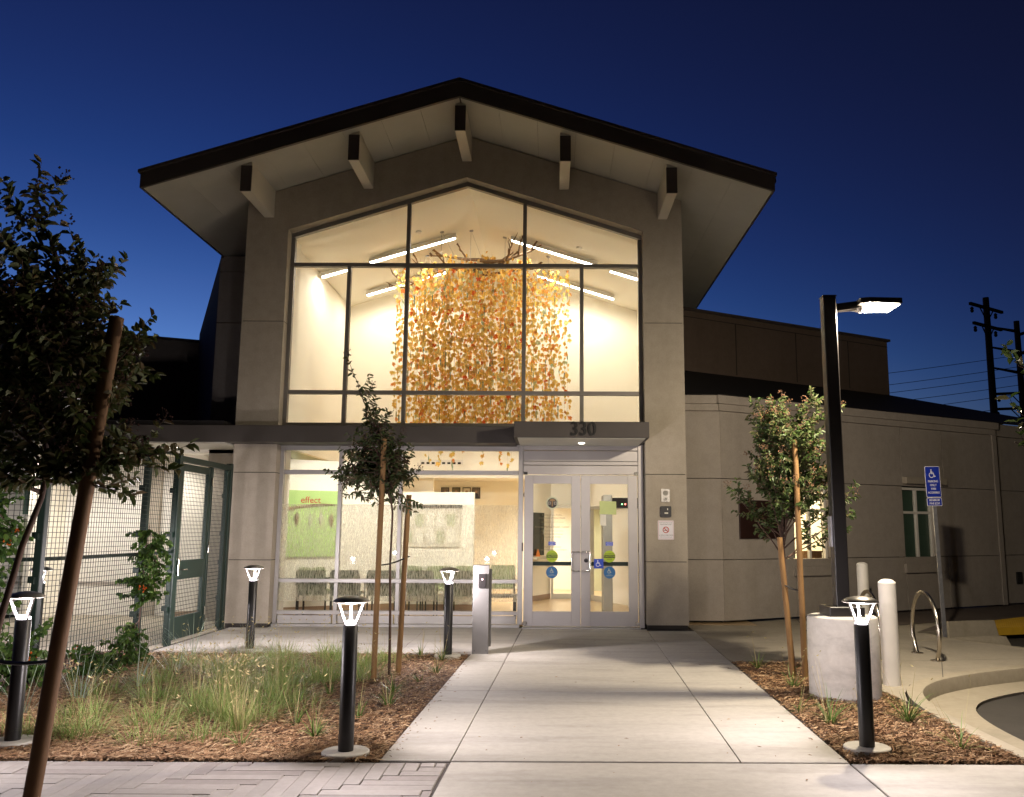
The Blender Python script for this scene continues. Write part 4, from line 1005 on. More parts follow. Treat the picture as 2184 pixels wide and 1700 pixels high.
for i, (x, y) in enumerate(((-4.3, 16.15), (-2.75, 16.9), (-2.15, 16.9), (-1.6, 16.9), (-.95, 17.5))):
    c = ch2 if first else copy_tree(ch2); first = False
    c.location = (x, y, 0); c.rotation_euler = (0, 0, math.pi if i else math.pi + mang); c['label'] = 'olive green waiting chair against the wall, facing the window'; c['group'] = 'chairs facing the storefront glass'
t = thing('side_table', 'low black side table inside beside the entrance doors', 'table', (-.85, 15.5, 0))
q = MB(); q.bbox(-.28, -.25, .40, .28, .25, .44, .006); q.build('table_top', 'chair_black', t)
for a in (-.25, .25):
    for b in (-.22, .22): q = MB(); q.box(a - .015, b - .015, 0, a + .015, b + .015, .40); q.build('leg', 'chair_black', t)
# walk-through detector
t = thing('metal_detector', 'grey walk-through metal detector post with black light bar behind right door', 'metal detector', (1.08, 16.5, 0))
q = MB(); q.bbox(-.085, -.3, 0, .085, .3, 2.22, .01); q.build('upright', 'detector_grey', t)
q = MB(); q.bbox(.72, -.3, 0, .88, .3, 2.22, .01); q.build('upright', 'detector_grey', t)
q = MB(); q.bbox(.09, -.28, 1.98, .715, .2, 2.17, .008); q.build('light_bar', 'plastic_black', t)
q = MB(); disc(q, (.33, 2.05), .016, -.284, -.281, 10); q.build('red_light', 'red_led', t)
q = MB(); disc(q, (.27, 2.05), .016, -.284, -.281, 10); q.build('green_light', 'green_led', t)
# small things on reception ledge and office sill
q = MB(); q.lathe([(.06, 0), (.05, .02), (.012, .16), (.0, .17)], 12); o = tag(q.build('orange_cone', 'orange_cone'), 'small orange cone standing on the reception ledge', 'cone'); o.location = (-.26, 19.5, .98)
q = MB(); q.box(-.16, -.1, 0, .16, .1, .16); q.box(-.17, -.11, .161, .17, .11, .19); o = tag(q.build('cardboard_box', 'stake_dark'), 'brown cardboard box inside the lit office window', 'box'); o.location = wp(2.75, .62, 1.0); o.rotation_euler = (0, 0, math.atan2(u.y, u.x))
q = MB(); wbox(q, 1.6, 3.2, .30, 1.1, .93, .998); tag(q.build('office_shelf', 'inner_frame'), 'pale shelf board under the lit office window', 'shelf')

# ================================================================== PLATES ON THE PIER AND WING
t = thing('intercom_panel', 'beige intercom plate with round speaker and button, above black reader', 'intercom', (1.89, YF, 0))
q = MB(); rrect(q, -.07, 2.03, .07, 2.24, -.025, -.001, .012); q.build('plate', 'alu', t)
q = MB(); disc(q, (0, 2.175), .042, -.028, -.0255); q.build('speaker_grille', 'detector_grey', t)
q = MB(); disc(q, (0, 2.075), .026, -.036, -.0255); q.build('button', 'chrome', t)
t = thing('card_reader', 'black square card reader between intercom and no smoking sign', 'card reader', (1.89, YF, 0))
q = MB(); rrect(q, -.09, 1.785, .09, 1.96, -.03, -.001, .014); q.build('body', 'plastic_black', t)
q = MB(); q.box(-.022, -.0335, 1.838, .036, -.0305, 1.858); q.build('card_slot', 'paper_white', t)
q = MB(); q.box(.022, -.0335, 1.898, .036, -.0305, 1.925); q.build('arrow_mark', 'paper_white', t)
t = thing('no_smoking_sign', 'white plate with red no smoking symbol on the right stucco pier', 'sign', (1.89, YF, 0))
q = MB(); rrect(q, -.13, 1.42, .13, 1.73, -.006, -.001, .016); q.build('plate', 'sign_white', t)
q = MB(); ring(q, (0, 1.578), .040, .052, -.0085, -.0065); q.prism([(-.04, -.0085, 1.612), (-.03, -.0085, 1.62), (.04, -.0085, 1.544), (.03, -.0085, 1.536)], (0, .0019, 0)); q.build('prohibition_ring', 'red_ink', t)
q = MB(); q.box(-.03, -.0078, 1.566, .012, -.0064, 1.575); q.box(.016, -.0078, 1.566, .026, -.0064, 1.575); q.tube([(.02, -.007, 1.58), (.03, -.007, 1.59), (.022, -.007, 1.60), (.01, -.007, 1.605)], .002, 5); q.build('cigarette', 'ink_dark', t)
for s_, z, sz in (('Welcome to the Arcadia', 1.692, .021), ('Mental Health Center', 1.665, .021), ('A TOBACCO FREE CAMPUS', 1.492, .019), ('Thank you for not smoking on campus', 1.463, .013)): text('sign_lettering', s_, sz, 'ink_dark', t, (0, -.0068, z), .0004)
q = MB()
for x0, z0, x1, z1 in ((-.12, 1.43, .12, 1.433), (-.12, 1.717, .12, 1.72), (-.12, 1.433, -.117, 1.717), (.117, 1.433, .12, 1.717)): q.box(x0, -.0075, z0, x1, -.0062, z1)
q.build('border', 'red_ink', t)
rz = math.atan2(u.y, u.x)
t = thing('wall_plaque', 'dark bronze rectangular plaque on wing wall behind the staked tree', 'plaque', wp(.85, 0, 0), rz)
q = MB(); q.bbox(-.48, -.03, 1.43, .48, -.001, 2.11, .008); q.build('plate', 'plaque', t)
q = MB()
for x0, z0, x1, z1 in ((-.47, 1.44, .47, 1.46), (-.47, 2.08, .47, 2.10), (-.47, 1.461, -.45, 2.079), (.45, 1.461, .47, 2.079)): q.box(x0, -.038, z0, x1, -.0305, z1)
for i in range(9): q.box(-.36, -.034, 1.55 + i * .055, .36 - .05 * (i % 3), -.0305, 1.562 + i * .055)
q.build('raised_relief', 'plaque', t)
t = thing('outlet_box', 'small dark outlet box low on wing wall near white bollard', 'outlet', wp(3.55, 0, 0), rz)
q = MB(); q.bbox(-.05, -.05, .36, .05, -.001, .52, .006); q.build('box', 'detector_grey', t); q = MB(); q.box(-.03, -.056, .39, .03, -.0505, .49); q.build('cover', 'chair_black', t)
t = thing('wall_vent', 'black slotted vent low on the far end of wing wall', 'vent', wp(8.45, .12, 0), rz)
q = MB(); q.bbox(-.10, -.03, .44, .10, -.001, .70, .004); q.build('frame', 'chair_black', t)
for i in range(5): q = MB(); q.box(-.08, -.036, .47 + i * .042, .08, -.0305, .49 + i * .042); q.build('slat', 'joint_dark', t)

# ================================================================== BOLLARD LIGHTS
def make_bollard():
    t = thing('bollard_light', '', 'bollard light')
    q = MB(); q.lathe([(.165, -.04), (.165, .024), (.158, .030)], 36); q.build('footing', 'base_concrete', t, smooth=True)
    q = MB(); q.lathe([(.054, .030), (.054, .885), (.050, .89)], 28); q.build('post', 'black_metal', t, smooth=True)
    q = MB(); q.lathe([(.045, .891), (.048, .9), (.03, .915), (.0, .918)], 24); q.build('lens', 'boll_glow', t, smooth=True)
    for k in range(3):
        a = R(90 + 120 * k); d = Vector((math.cos(a), math.sin(a), 0)); n = Vector((-d.y, d.x, 0)) * .007
        q = MB(); A, B_ = d * .026 + Vector((0, 0, .885)), d * .046 + Vector((0, 0, .885)); C_, D_ = d * .112 + Vector((0, 0, 1.046)), d * .094 + Vector((0, 0, 1.046))
        q.prism([A - n, B_ - n, C_ - n, D_ - n], n * 2); q.build('fin', 'fin_alu', t)
    q = MB(); q.lathe([(.118, 1.046), (.132, 1.052), (.130, 1.058), (.10, 1.078), (.05, 1.092), (.0, 1.096)], 36); q.build('cap', 'boll_grey', t, smooth=True, angle=60)
    q = MB(); q.lathe([(.02, 1.040), (.06, 1.040), (.06, 1.0455), (.02, 1.0455)], 28); q.f = [f for f in q.f if len(f) == 4]; q.build('reflector', 'boll_glow', t)
    la = bpy.data.lights.new('bollard_lamp', 'POINT'); la.energy = BOLL_W; la.color = (1, .90, .92); la.shadow_soft_size = .03
    lo = bpy.data.objects.new('bollard_lamp', la); COL.objects.link(lo); lo.location = (0, 0, .975); lo.parent = t
    return t
b0 = make_bollard()
for i, (x, y, a, lb) in enumerate(((-1.427, 6.36, 12, 'black bollard light at the corner of plank paving and left planting bed'), (-1.267, 11.10, -14, 'black bollard light on left bed beside the steel push-button post'),
                                   (-3.89, 11.55, 8, 'black bollard light among grasses in front of the left stucco pier'), (2.312, 6.56, -8, 'black bollard light in right bed in front of round concrete lamp base'),
                                   (-3.93, 6.62, 0, 'black bollard light behind the staked tree trunk by plank paving'), (-6.25, 10.8, 0, 'black bollard light standing inside the green wire fence'))):
    c = b0 if i == 0 else copy_tree(b0)
    c.location = (x, y, 0); c.rotation_euler = (0, 0, R(a)); c['label'] = lb; c['group'] = 'bollard lights around the entrance'

# push-button post
t = thing('push_button_post', 'brushed steel push-button post with black switch and red light', 'post', (-.885, 11.42, 0), R(3))
q = MB(); q.bbox(-.105, -.075, 0, .105, .02, 1.115, .006); q.build('front_body', 'post_steel', t)
q = MB(); q.bbox(-.06, .022, .08, .135, .10, 1.06, .006); q.build('rear_channel', 'post_steel', t)
q = MB(); q.bbox(-.035, -.098, .83, .065, -.076, 1.0, .006); q.build('switch_plate', 'plastic_black', t)
q = MB(); disc(q, (.015, .935), .010, -.101, -.0985, 10); q.build('red_light', 'red_led', t)
q = MB()
for x in (-.075, .075): disc(q, (x, .04), .006, -.079, -.0755, 8)
q.build('bolt', 'black_metal', t)

# white bollards
def white_bollard(x, y, lb):
    t = thing('white_bollard', lb, 'bollard', (x, y, 0), 0, 'white steel bollards by the parking')
    q = MB(); q.lathe([(.09, -.1), (.09, 1.03)], 32); q.build('pipe', 'white_paint', t, smooth=True)
    q = MB(); q.lathe([(.09, 1.031), (.086, 1.045), (.06, 1.065), (.03, 1.073), (.0, 1.075)], 32); q.build('domed_cap', 'white_paint', t, smooth=True, angle=70)
white_bollard(3.56, 9.28, 'white steel bollard beside the round concrete lamp base'); white_bollard(5.10, 14.3, 'white steel bollard close to the wing wall, behind the lamp pole')
# bike racks
def rack(x, y, rz_, lb):
    t = thing('bike_rack', lb, 'bike rack', (x, y, 0), rz_, 'steel hoop bike racks'); r, zc = .475, .325
    a0 = math.asin(-zc / r); q = MB(); n = 40
    q.tube([(0, r * math.cos(a0 + (math.pi - 2 * a0) * k / n), zc + r * math.sin(a0 + (math.pi - 2 * a0) * k / n)) for k in range(n + 1)], .026, 12); q.build('hoop', 'brass_steel', t, smooth=True)
    for s_ in (-1, 1): q = MB(); q.lathe([(.075, 0.0), (.075, .010), (.03, .014)], 24, (0, s_ * r * math.cos(a0), -.003)); q.build('foot_plate', 'brass_steel', t, smooth=True)
rack(4.80, 11.31, R(-4), 'steel hoop bike rack standing clear on the open walk'); rack(4.12, 11.4, R(-4), 'steel hoop bike rack mostly hidden behind the concrete lamp base')

# lot lamp on round concrete base
t = thing('lot_lamp', 'bronze square lamp pole with lit flat head on round concrete base', 'street lamp', (2.88, 8.70, 0))
q = MB(); q.lathe([(.335, -.1), (.337, .35), (.335, .72), (.328, .742), (.31, .752), (.0, .756)], 56); q.build('concrete_base', 'base_concrete', t, smooth=True)
q = MB(); q.bbox(-.17, -.17, .752, .17, .17, .845, .006); q.build('base_cover', 'pole_bronze', t)
q = MB(); q.bbox(-.066, -.066, .846, .066, .066, 3.97, .008); q.build('pole', 'pole_bronze', t)
q = MB(); q.bbox(-.071, -.071, 3.971, .071, .071, 3.985, .004); q.build('pole_cap', 'pole_bronze', t)
q = MB(); q.bbox(-.085, -.05, 1.42, -.067, .05, 1.72, .004); q.build('hand_hole_cover', 'galv', t)
hd = MB(); hd.prism([(.067, -.05, 3.82), (.067, .05, 3.82), (.30, .06, 3.85), (.30, -.06, 3.85)], (0, 0, .075)); hd.build('arm', 'pole_bronze', t)
hd = MB()
hd.prism([(.28, -.17, 3.872), (.36, -.20, 3.872), (.70, -.18, 3.872), (.70, .18, 3.872), (.36, .20, 3.872), (.28, .17, 3.872)], (0, 0, .055)); hd.build('head', 'pole_bronze', t)
hd = MB(); hd.lathe([(.05, 0), (.05, -.03), (.03, -.055), (.0, -.06)], 14, (.335, 0, 3.872)); hd.build('photocell', 'alu', t, smooth=True)
for y0 in (-.16, .02):
    q = MB(); q.box(.40, y0, 3.858, .68, y0 + .14, 3.870); q.build('led_module', 'led_glow', t)
la = bpy.data.lights.new('lot_lamp_light', 'POINT'); la.shadow_soft_size = .08; la.energy = POLE_W; la.color = (1, .85, .64)
lo = bpy.data.objects.new('lot_lamp_light', la); COL.objects.link(lo); lo.location = (.54, 0, 3.825); lo.parent = t

# parking sign
t = thing('parking_sign', 'blue accessible parking sign on leaning galvanised post', 'sign', (6.25, 14.01, 0), R(4)); t.rotation_euler = (0, R(-1.2), R(4))
q = MB(); q.box(-.03, -.012, -.1, .03, .012, 2.55); q.box(-.012, .012, -.1, .012, .03, 2.55); q.build('post', 'galv', t)
q = MB(); rrect(q, -.125, 2.12, .125, 2.62, -.018, -.0135, .02); rrect(q, -.125, 1.98, .125, 2.112, -.018, -.0135, .015); q.build('border_plate', 'sign_white', t)
q = MB(); rrect(q, -.118, 2.127, .118, 2.613, -.020, -.0182, .016); rrect(q, -.118, 1.987, .118, 2.105, -.020, -.0182, .012); q.build('blue_face', 'sign_blue', t)
q = MB(); wheelchair(q, -.01, 2.50, .075, -.0215, -.0202); q.build('wheelchair_symbol', 'sign_white', t)
for s_, z, sz in (('PARKING', 2.375, .05), ('ONLY', 2.315, .05), ('VAN', 2.255, .05), ('ACCESSIBLE', 2.195, .044)): text('sign_lettering', s_, sz, 'sign_white', t, (0, -.0206, z), .0004, sx=.82, bold=.0008)
for s_, z in (('MINIMUM', 2.073), ('FINE $250', 2.02)): text('sign_lettering', s_, .047, 'sign_white', t, (0, -.0206, z), .0004, sx=.85, bold=.0008)
# wheel stops
def stop(a, b, lb, h=.13, w=.16, z=-.168):
    t = MB(); a = Vector((*a, 0)); b = Vector((*b, 0)); d = (b - a).normalized(); n = Vector((-d.y, d.x, 0))
    pr = [(-w, 0), (-w * .55, h), (w * .55, h), (w, 0)]
    A = [a + n * p + Vector((0, 0, z + q_)) + d * (.05 if q_ else 0) for p, q_ in pr]; Bq = [b + n * p + Vector((0, 0, z + q_)) - d * (.05 if q_ else 0) for p, q_ in pr]
    t.add(A + Bq, [(0, 1, 2, 3), (7, 6, 5, 4), (0, 4, 5, 1), (1, 5, 6, 2), (2, 6, 7, 3), (3, 7, 4, 0)]); return tag(t.build('wheel_stop', 'curb_concrete'), lb, 'wheel stop')
stop((5.3, 12.95), (6.95, 13.55), 'low concrete wheel stop lying on the asphalt', .17, .15)
stop((6.28, 14.08), (7.25, 14.42), 'taller concrete kerb block between sign post and yellow tactile strip', .32, .10)

# ================================================================== WIRE FENCE
FL = [(-5.18, 11.95), (-5.18, 10.8), (-5.19, 9.9), (-5.23, 9.35), (-5.40, 8.95), (-5.75, 8.72), (-6.3, 8.62), (-9.2, 8.5)]
FL = smooth_line(FL, 2); FH = 2.57
def walk(L, step):
    out = []; acc = 0.; nxt = 0.
    for a, b in zip(L[:-1], L[1:]):
        d = math.hypot(b[0] - a[0], b[1] - a[1])
        while nxt <= acc + d:
            k = (nxt - acc) / d; out.append((a[0] + (b[0] - a[0]) * k, a[1] + (b[1] - a[1]) * k)); nxt += step
        acc += d
    return out
fence = thing('wire_fence', 'green welded wire fence curving from the left pier to the planting bed', 'fence', (0, 0, 0))
q = MB(); r3 = .0036
for x, y in walk(FL, .052): q.tube([(x, y, .05), (x, y, FH)], r3, 3, False)
fl2 = walk(FL, .10)
for i in range(46):
    z = .06 + i * .056; q.tube([(x + .004, y, z) for x, y in fl2], r3, 3, False)
tag(q.build('wire_mesh', 'wire_green', fence), kind='stuff')
for z in (1.24, 2.585):
    q = MB(); q.tube([(x - .03, y, z) for x, y in fl2], .021, 8); q.build('rail', 'green_metal', fence, smooth=True)
def fpost(x, y, h=2.62, w=.04):
    q = MB(); q.bbox(x - w, y - w, -.05, x + w, y + w, h, .006); p_ = q.build('post', 'green_metal', fence)
    for z in (.45, 1.0, 1.45, 2.05):
        k = MB(); k.box(x - w - .05, y - .02, z, x - w - .001, y + .02, z + .07); k.box(x + .0, y - w - .045, z - .01, x + .012, y - w - .001, z + .06); k.build('bracket', 'green_metal', fence)
for x, y in ((-5.24, 11.25), (-5.29, 9.08), (-7.0, 8.53), (-8.9, 8.48)): fpost(x, y)
# gate and side panel, standing on the fence line
fpost(-5.18, 12.02, 2.60, .045); fpost(-5.18, 13.95, 2.60, .045)
q = MB(); q.bbox(-5.225, 12.07, 2.49, -5.135, 13.90, 2.57, .005); q.build('gate_head', 'green_metal', fence)
gt = MB()
for y0, y1, z0, z1 in ((12.09, 12.17, .05, 2.47), (13.05, 13.13, .05, 2.47), (12.171, 13.049, 2.37, 2.47), (12.171, 13.049, .05, .35), (12.171, 13.049, .86, 1.12)): gt.bbox(-5.205, y0, z0, -5.155, y1, z1, .004)
gate = gt.build('gate', 'green_metal', fence)
q = MB()
for i in range(17): y = 12.19 + i * .052; q.tube([(-5.18, y, .35), (-5.18, y, 2.37)], .0036, 3, False)
for i in range(37):
    z = .38 + i * .056
    if not .86 < z < 1.12: q.tube([(-5.176, 12.17, z), (-5.176, 13.05, z)], .0036, 3, False)
tag(q.build('gate_mesh', 'wire_green', gate), kind='stuff')
q = MB(); q.bbox(-5.15, 12.10, .92, -5.12, 12.15, 1.14, .004); q.tube([(-5.12, 12.125, 1.0), (-5.06, 12.125, 1.0), (-5.06, 12.25, 1.0)], .010, 8); q.build('latch', 'chrome', gate)
for z in (.3, 1.2, 2.2): q = MB(); q.tube([(-5.13, 13.14, z), (-5.13, 13.14, z + .12)], .012, 8); q.build('hinge', 'chrome', gate)
q = MB(); q.bbox(-5.21, 13.15, .05, -5.15, 13.22, 2.485, .004); q.bbox(-5.21, 13.80, .05, -5.15, 13.90, 2.485, .004); q.build('side_frame', 'green_metal', fence)
q = MB()
for i in range(12): y = 13.24 + i * .052; q.tube([(-5.18, y, .05), (-5.18, y, 2.48)], .0036, 3, False)
for i in range(44): z = .06 + i * .056; q.tube([(-5.176, 13.2, z), (-5.176, 13.82, z)], .0036, 3, False)
tag(q.build('side_mesh', 'wire_green', fence), kind='stuff')

# ================================================================== PLANTS
def frame_from(d):
    d = d.normalized(); a = d.cross(Vector((0, 0, 1)));
    if a.length < 1e-3: a = Vector((1, 0, 0))
    a.normalize(); return d, a, a.cross(d)
def add_leaf(mb, p, d, L, w, r_, curl=.25):
    d, a, b = frame_from(d); ro = r_.uniform(-1.2, 1.2); a2 = a * math.cos(ro) + b * math.sin(ro); b2 = b * math.cos(ro) - a * math.sin(ro)
    m_ = p + d * L * .5 - b2 * L * .02; t = p + d * L - b2 * L * curl; q1 = p + d * L * .3; q2 = p + d * L * .72 - b2 * L * curl * .45
    lift = b2 * w * .28
    mb.add([p, q1 + a2 * w * .5 + lift, q2 + a2 * w * .42 + lift, t, q2 - a2 * w * .42 + lift, q1 - a2 * w * .5 + lift], [(0, 1, 2, 3), (0, 3, 4, 5)])
def blob(mb, p, s):
    mb.add([p + Vector(v) * s for v in ((1, 0, 0), (0, 1, 0), (-1, 0, 0), (0, -1, 0), (0, 0, 1), (0, 0, -1))], [(0, 1, 4), (1, 2, 4), (2, 3, 4), (3, 0, 4), (1, 0, 5), (2, 1, 5), (3, 2, 5), (0, 3, 5)])
def tree(name, label, trunk, limbs, leaf_mt, L, w, seed, seeds=('seed_dark', 12, .011), twig_n=7, leaf_step=.035, tr=.02, parent_cat='tree', droop=0.):
    """trunk: world points; limbs: list of (start index on trunk 0-1, end point) ; every limb gets twigs and every twig leaves"""
    r_ = random.Random(seed); base = Vector(trunk[0]); t = thing(name, label, parent_cat, base)
    tp = [Vector(p) - base for p in trunk]
    q = MB(); q.tube(tp, [tr * (1 - .55 * i / (len(tp) - 1)) for i in range(len(tp))], 10); q.build('trunk', 'bark', t, smooth=True)
    br = MB(); lf = MB(); sd = MB()
    def at(f):
        k = f * (len(tp) - 1); i = min(int(k), len(tp) - 2); return tp[i].lerp(tp[i + 1], k - i)
    for f, end in limbs:
        A = at(f); E_ = Vector(end) - base; mid = A.lerp(E_, .5) + Vector((r_.uniform(-.06, .06), r_.uniform(-.06, .06), .06 * (E_ - A).length)); n = 8
        pts = [A * (1 - s) ** 2 + mid * 2 * s * (1 - s) + E_ * s * s for s in [i / n for i in range(n + 1)]]
        pts = [p + Vector((r_.uniform(-.012, .012), r_.uniform(-.012, .012), 0)) for p in pts]
        br.tube(pts, [tr * .45 * (1 - .8 * i / n) + .0015 for i in range(n + 1)], 6)
        for k in range(twig_n):
            s = .25 + .75 * (k + r_.random()) / twig_n; i = min(int(s * n), n - 1); p = pts[i].lerp(pts[i + 1], s * n - i)
            ax = (pts[i + 1] - pts[i]).normalized(); v = (ax * .7 + Vector((r_.uniform(-1, 1), r_.uniform(-1, 1), r_.uniform(-.5, .9) - droop))).normalized(); Lt = r_.uniform(.12, .30); tw = [p]
            for j in range(4): v = (v + Vector((r_.uniform(-.2, .2), r_.uniform(-.2, .2), .08 - droop * .3))).normalized(); tw.append(tw[-1] + v * Lt / 4)
            br.tube(tw, [.0028, .0025, .002, .0017, .001], 4)
            d = 0.02
            while d < Lt:
                j = min(int(d / Lt * 4), 3); pp = tw[j].lerp(tw[j + 1], d / Lt * 4 - j); ax2 = (tw[j + 1] - tw[j]).normalized()
                for s2 in (-1, 1):
                    side = ax2.cross(Vector((r_.uniform(-1, 1), r_.uniform(-1, 1), r_.uniform(-1, 1)))).normalized()
                    add_leaf(lf, pp, (ax2 * .6 + side * .8 + Vector((0, 0, -.15 - droop))), L * r_.uniform(.65, 1.15), w * r_.uniform(.75, 1.15), r_)
                d += leaf_step * r_.uniform(.7, 1.4)
            if r_.random() < seeds[1] / 100.:
                tip = tw[-1]
                for j in range(14):
                    o_ = Vector((r_.uniform(-1, 1), r_.uniform(-1, 1), r_.uniform(-.3, 1.6))) * .045; blob(sd, tip + o_, seeds[2] * r_.uniform(.6, 1.1))
                    if j % 3 == 0: br.tube([tip, tip + o_], .0012, 3, False)
    br.build('branches', 'bark', t); lf.build('crown', leaf_mt, t)
    if sd.v: tag(sd.build('seed_heads', seeds[0], t), kind='stuff')
    return t
def stake(name, label, a, b, r_=.03, mt='stake', grp='wooden stakes beside the young trees'):
    a = Vector(a); b = Vector(b); t = MB(); n = 7; rr_ = random.Random(label)
    t.tube([(a.lerp(b, i / n) - a) + Vector((rr_.uniform(-.003, .003), rr_.uniform(-.003, .003), 0)) for i in range(n + 1)], [r_ * (1.04 - .06 * i / n) for i in range(n + 1)], 14)
    o = t.build(name, mt, smooth=True); o.location = a; return tag(o, label, 'stake', grp)
def strap(a, b, label, r_=.012):
    a = Vector(a); b = Vector(b); t = MB(); n = 8
    for off in (-.014, .014): t.tube([a.lerp(b, i / n) - a + Vector((off * .5, off * .6, -.02 * math.sin(math.pi * i / n))) for i in range(n + 1)], r_ * .55, 6)
    o = t.build('tree_tie', 'strap'); o.location = a; return tag(o, label, 'tree tie', 'rubber ties between stakes and trunks')
def ell(c, r_, n, seed, low=-.6):
    rr_ = random.Random(seed); out = []
    while len(out) < n:
        v = Vector((rr_.gauss(0, 1), rr_.gauss(0, 1), rr_.gauss(0, 1))).normalized()
        if v.z < low: continue
        s = rr_.uniform(.75, 1.03); out.append((c[0] + v.x * r_[0] * s, c[1] + v.y * r_[1] * s, c[2] + v.z * r_[2] * s))
    return out
# left foreground tree
TL = [(-3.42, 5.25, -.02), (-3.36, 5.27, .5), (-3.28, 5.28, 1.0), (-3.20, 5.3, 1.45), (-3.12, 5.32, 1.75), (-3.08, 5.35, 2.2), (-3.1, 5.35, 2.7), (-3.15, 5.35, 3.2)]
rA = random.Random(21)
lim = [(rA.uniform(.60, .98), e) for e in ell((-3.32, 5.4, 2.62), (.62, .60, .88), 54, 3)]
lim += [(.62, (-2.50, 5.25, 1.95)), (.65, (-2.58, 5.4, 2.1)), (.66, (-2.70, 5.2, 2.3)), (.68, (-2.75, 5.5, 2.5)), (.6, (-2.72, 5.2, 1.88)), (.99, (-3.38, 5.35, 3.75)), (.99, (-3.45, 5.3, 3.6)), (.62, (-2.85, 5.1, 1.85)), (.6, (-3.0, 5.05, 1.85)), (.7, (-2.62, 5.35, 2.75)), (.6, (-2.40, 5.3, 2.02)), (.6, (-2.62, 5.1, 1.80)), (.58, (-3.3, 5.0, 1.85)), (.58, (-3.55, 5.1, 1.95)), (.6, (-2.9, 5.0, 2.1)), (.62, (-2.75, 5.0, 2.2)), (.6, (-3.15, 4.95, 2.05)), (.6, (-2.95, 5.6, 1.9)), (.62, (-2.7, 5.6, 2.1)), (.65, (-2.95, 5.0, 2.4))]
tree('staked_tree', 'dense dark-leaved young tree tied to a thick stake by the plank paving', TL, lim, 'leaf_fore', .074, .036, 4, ('seed_dark', 24, .011), 8, .034, .024)
stake('tree_stake', 'thick wooden stake of the dark-leaved tree beside plank paving', (-2.87, 5.02, -.15), (-2.70, 5.22, 2.86), .043, 'stake_dark')
strap((-2.82, 5.06, .82), (-3.34, 5.27, .80), 'black rubber tie around lower part of the dark tree trunk', .018); strap((-2.77, 5.15, 1.90), (-3.3, 5.3, 1.98), 'black rubber tie around upper part of the dark tree trunk', .018)
# centre tree
TC = [(-1.72, 9.62, -.02), (-1.73, 9.62, .6), (-1.75, 9.62, 1.2), (-1.74, 9.62, 1.75), (-1.82, 9.62, 2.2), (-1.9, 9.62, 2.55)]
rA = random.Random(31); lim = [(rA.uniform(.66, .98), e) for e in ell((-1.96, 9.62, 2.15), (.31, .28, .52), 36, 8)]
lim += [(.98, (-2.28, 9.6, 3.40)), (.98, (-2.05, 9.6, 3.05)), (.97, (-2.12, 9.65, 2.85)), (.8, (-2.36, 9.6, 2.05)), (.8, (-1.62, 9.6, 2.3)), (.75, (-1.66, 9.6, 1.85)), (.98, (-1.98, 9.6, 2.75))]
tree('staked_tree', 'slender dark-leaved tree between two stakes in front of the storefront', TC, lim, 'leaf_dark', .068, .029, 9, ('seed_dark', 22, .008), 6, .036, .016)
stake('tree_stake', 'tall wooden stake left of the slender tree before the storefront', (-1.85, 9.42, -.05), (-1.83, 9.45, 2.55), .030); stake('tree_stake', 'shorter wooden stake right of the slender tree before the storefront', (-1.66, 9.80, -.05), (-1.58, 9.72, 1.95), .030)
strap((-1.85, 9.43, 1.18), (-1.57, 9.78, 1.27), 'black tie low between the two stakes before the storefront', .012); strap((-1.86, 9.42, 1.98), (-1.78, 9.62, 1.98), 'black tie high on the stake before the storefront', .014)
# right tree
TR = [(2.74, 9.93, -.02), (2.70, 9.93, .5), (2.68, 9.95, 1.0), (2.66, 9.95, 1.5), (2.66, 9.95, 2.1), (2.72, 9.95, 2.6)]
rA = random.Random(41); lim = [(rA.uniform(.55, .98), e) for e in ell((2.70, 9.95, 2.28), (.48, .42, .70), 62, 12)]
lim += [(.5, (2.18, 9.9, 1.92)), (.55, (2.16, 9.9, 2.0)), (.5, (3.36, 9.9, 1.75)), (.55, (3.42, 9.95, 1.95)), (.98, (3.10, 9.9, 3.12)), (.98, (3.18, 9.95, 2.95)), (.95, (2.42, 9.9, 2.95)), (.6, (2.3, 9.9, 1.75)), (.6, (3.25, 9.9, 2.2)), (.96, (2.65, 9.9, 3.0)), (.5, (3.3, 9.8, 1.6))]
tree('staked_tree', 'lamplit leafy tree with tan seed plumes between two stakes in right bed', TR, lim, 'leaf_mid', .066, .03, 15, ('seed_tan', 26, .008), 8, .028, .017)
stake('tree_stake', 'shorter wooden stake left of the lamplit tree in right bed', (2.66, 9.72, -.05), (2.56, 9.72, 1.50), .031); stake('tree_stake', 'taller wooden stake right of the lamplit tree in right bed', (2.76, 9.62, -.05), (2.74, 9.62, 2.58), .031)
strap((2.60, 9.7, .98), (2.78, 9.64, .93), 'black tie low between the stakes of the lamplit tree', .012); strap((2.74, 9.61, 1.85), (2.68, 9.93, 1.85), 'black tie high on the stake of the lamplit tree', .012)
# tree standing just right of the view, only a twig tip reaches in
rA = random.Random(51); lim = [(rA.uniform(.6, .98), e) for e in ell((3.95, 5.2, 2.5), (.5, .5, .6), 14, 18)]
lim += [(.6, (2.86, 5.3, 2.12)), (.62, (2.95, 5.35, 2.02)), (.65, (2.90, 5.3, 2.30)), (.9, (2.98, 5.4, 2.62))]
q = MB(); q.lathe([(.30, -.17), (.30, .0), (.0, .0)], 24, (4.05, 5.2, 0)); tag(q.build('tree_pit', 'mulch_soil'), kind='structure')
tree('kerbside_tree', 'leafy green twig tips of a tree reaching over the parking kerb', [(4.05, 5.2, -.02), (4.03, 5.2, .8), (4.0, 5.2, 1.5), (3.97, 5.2, 2.3)], lim, 'leaf_mid', .075, .036, 19, ('seed_tan', 4, .008), 5, .05, .024)
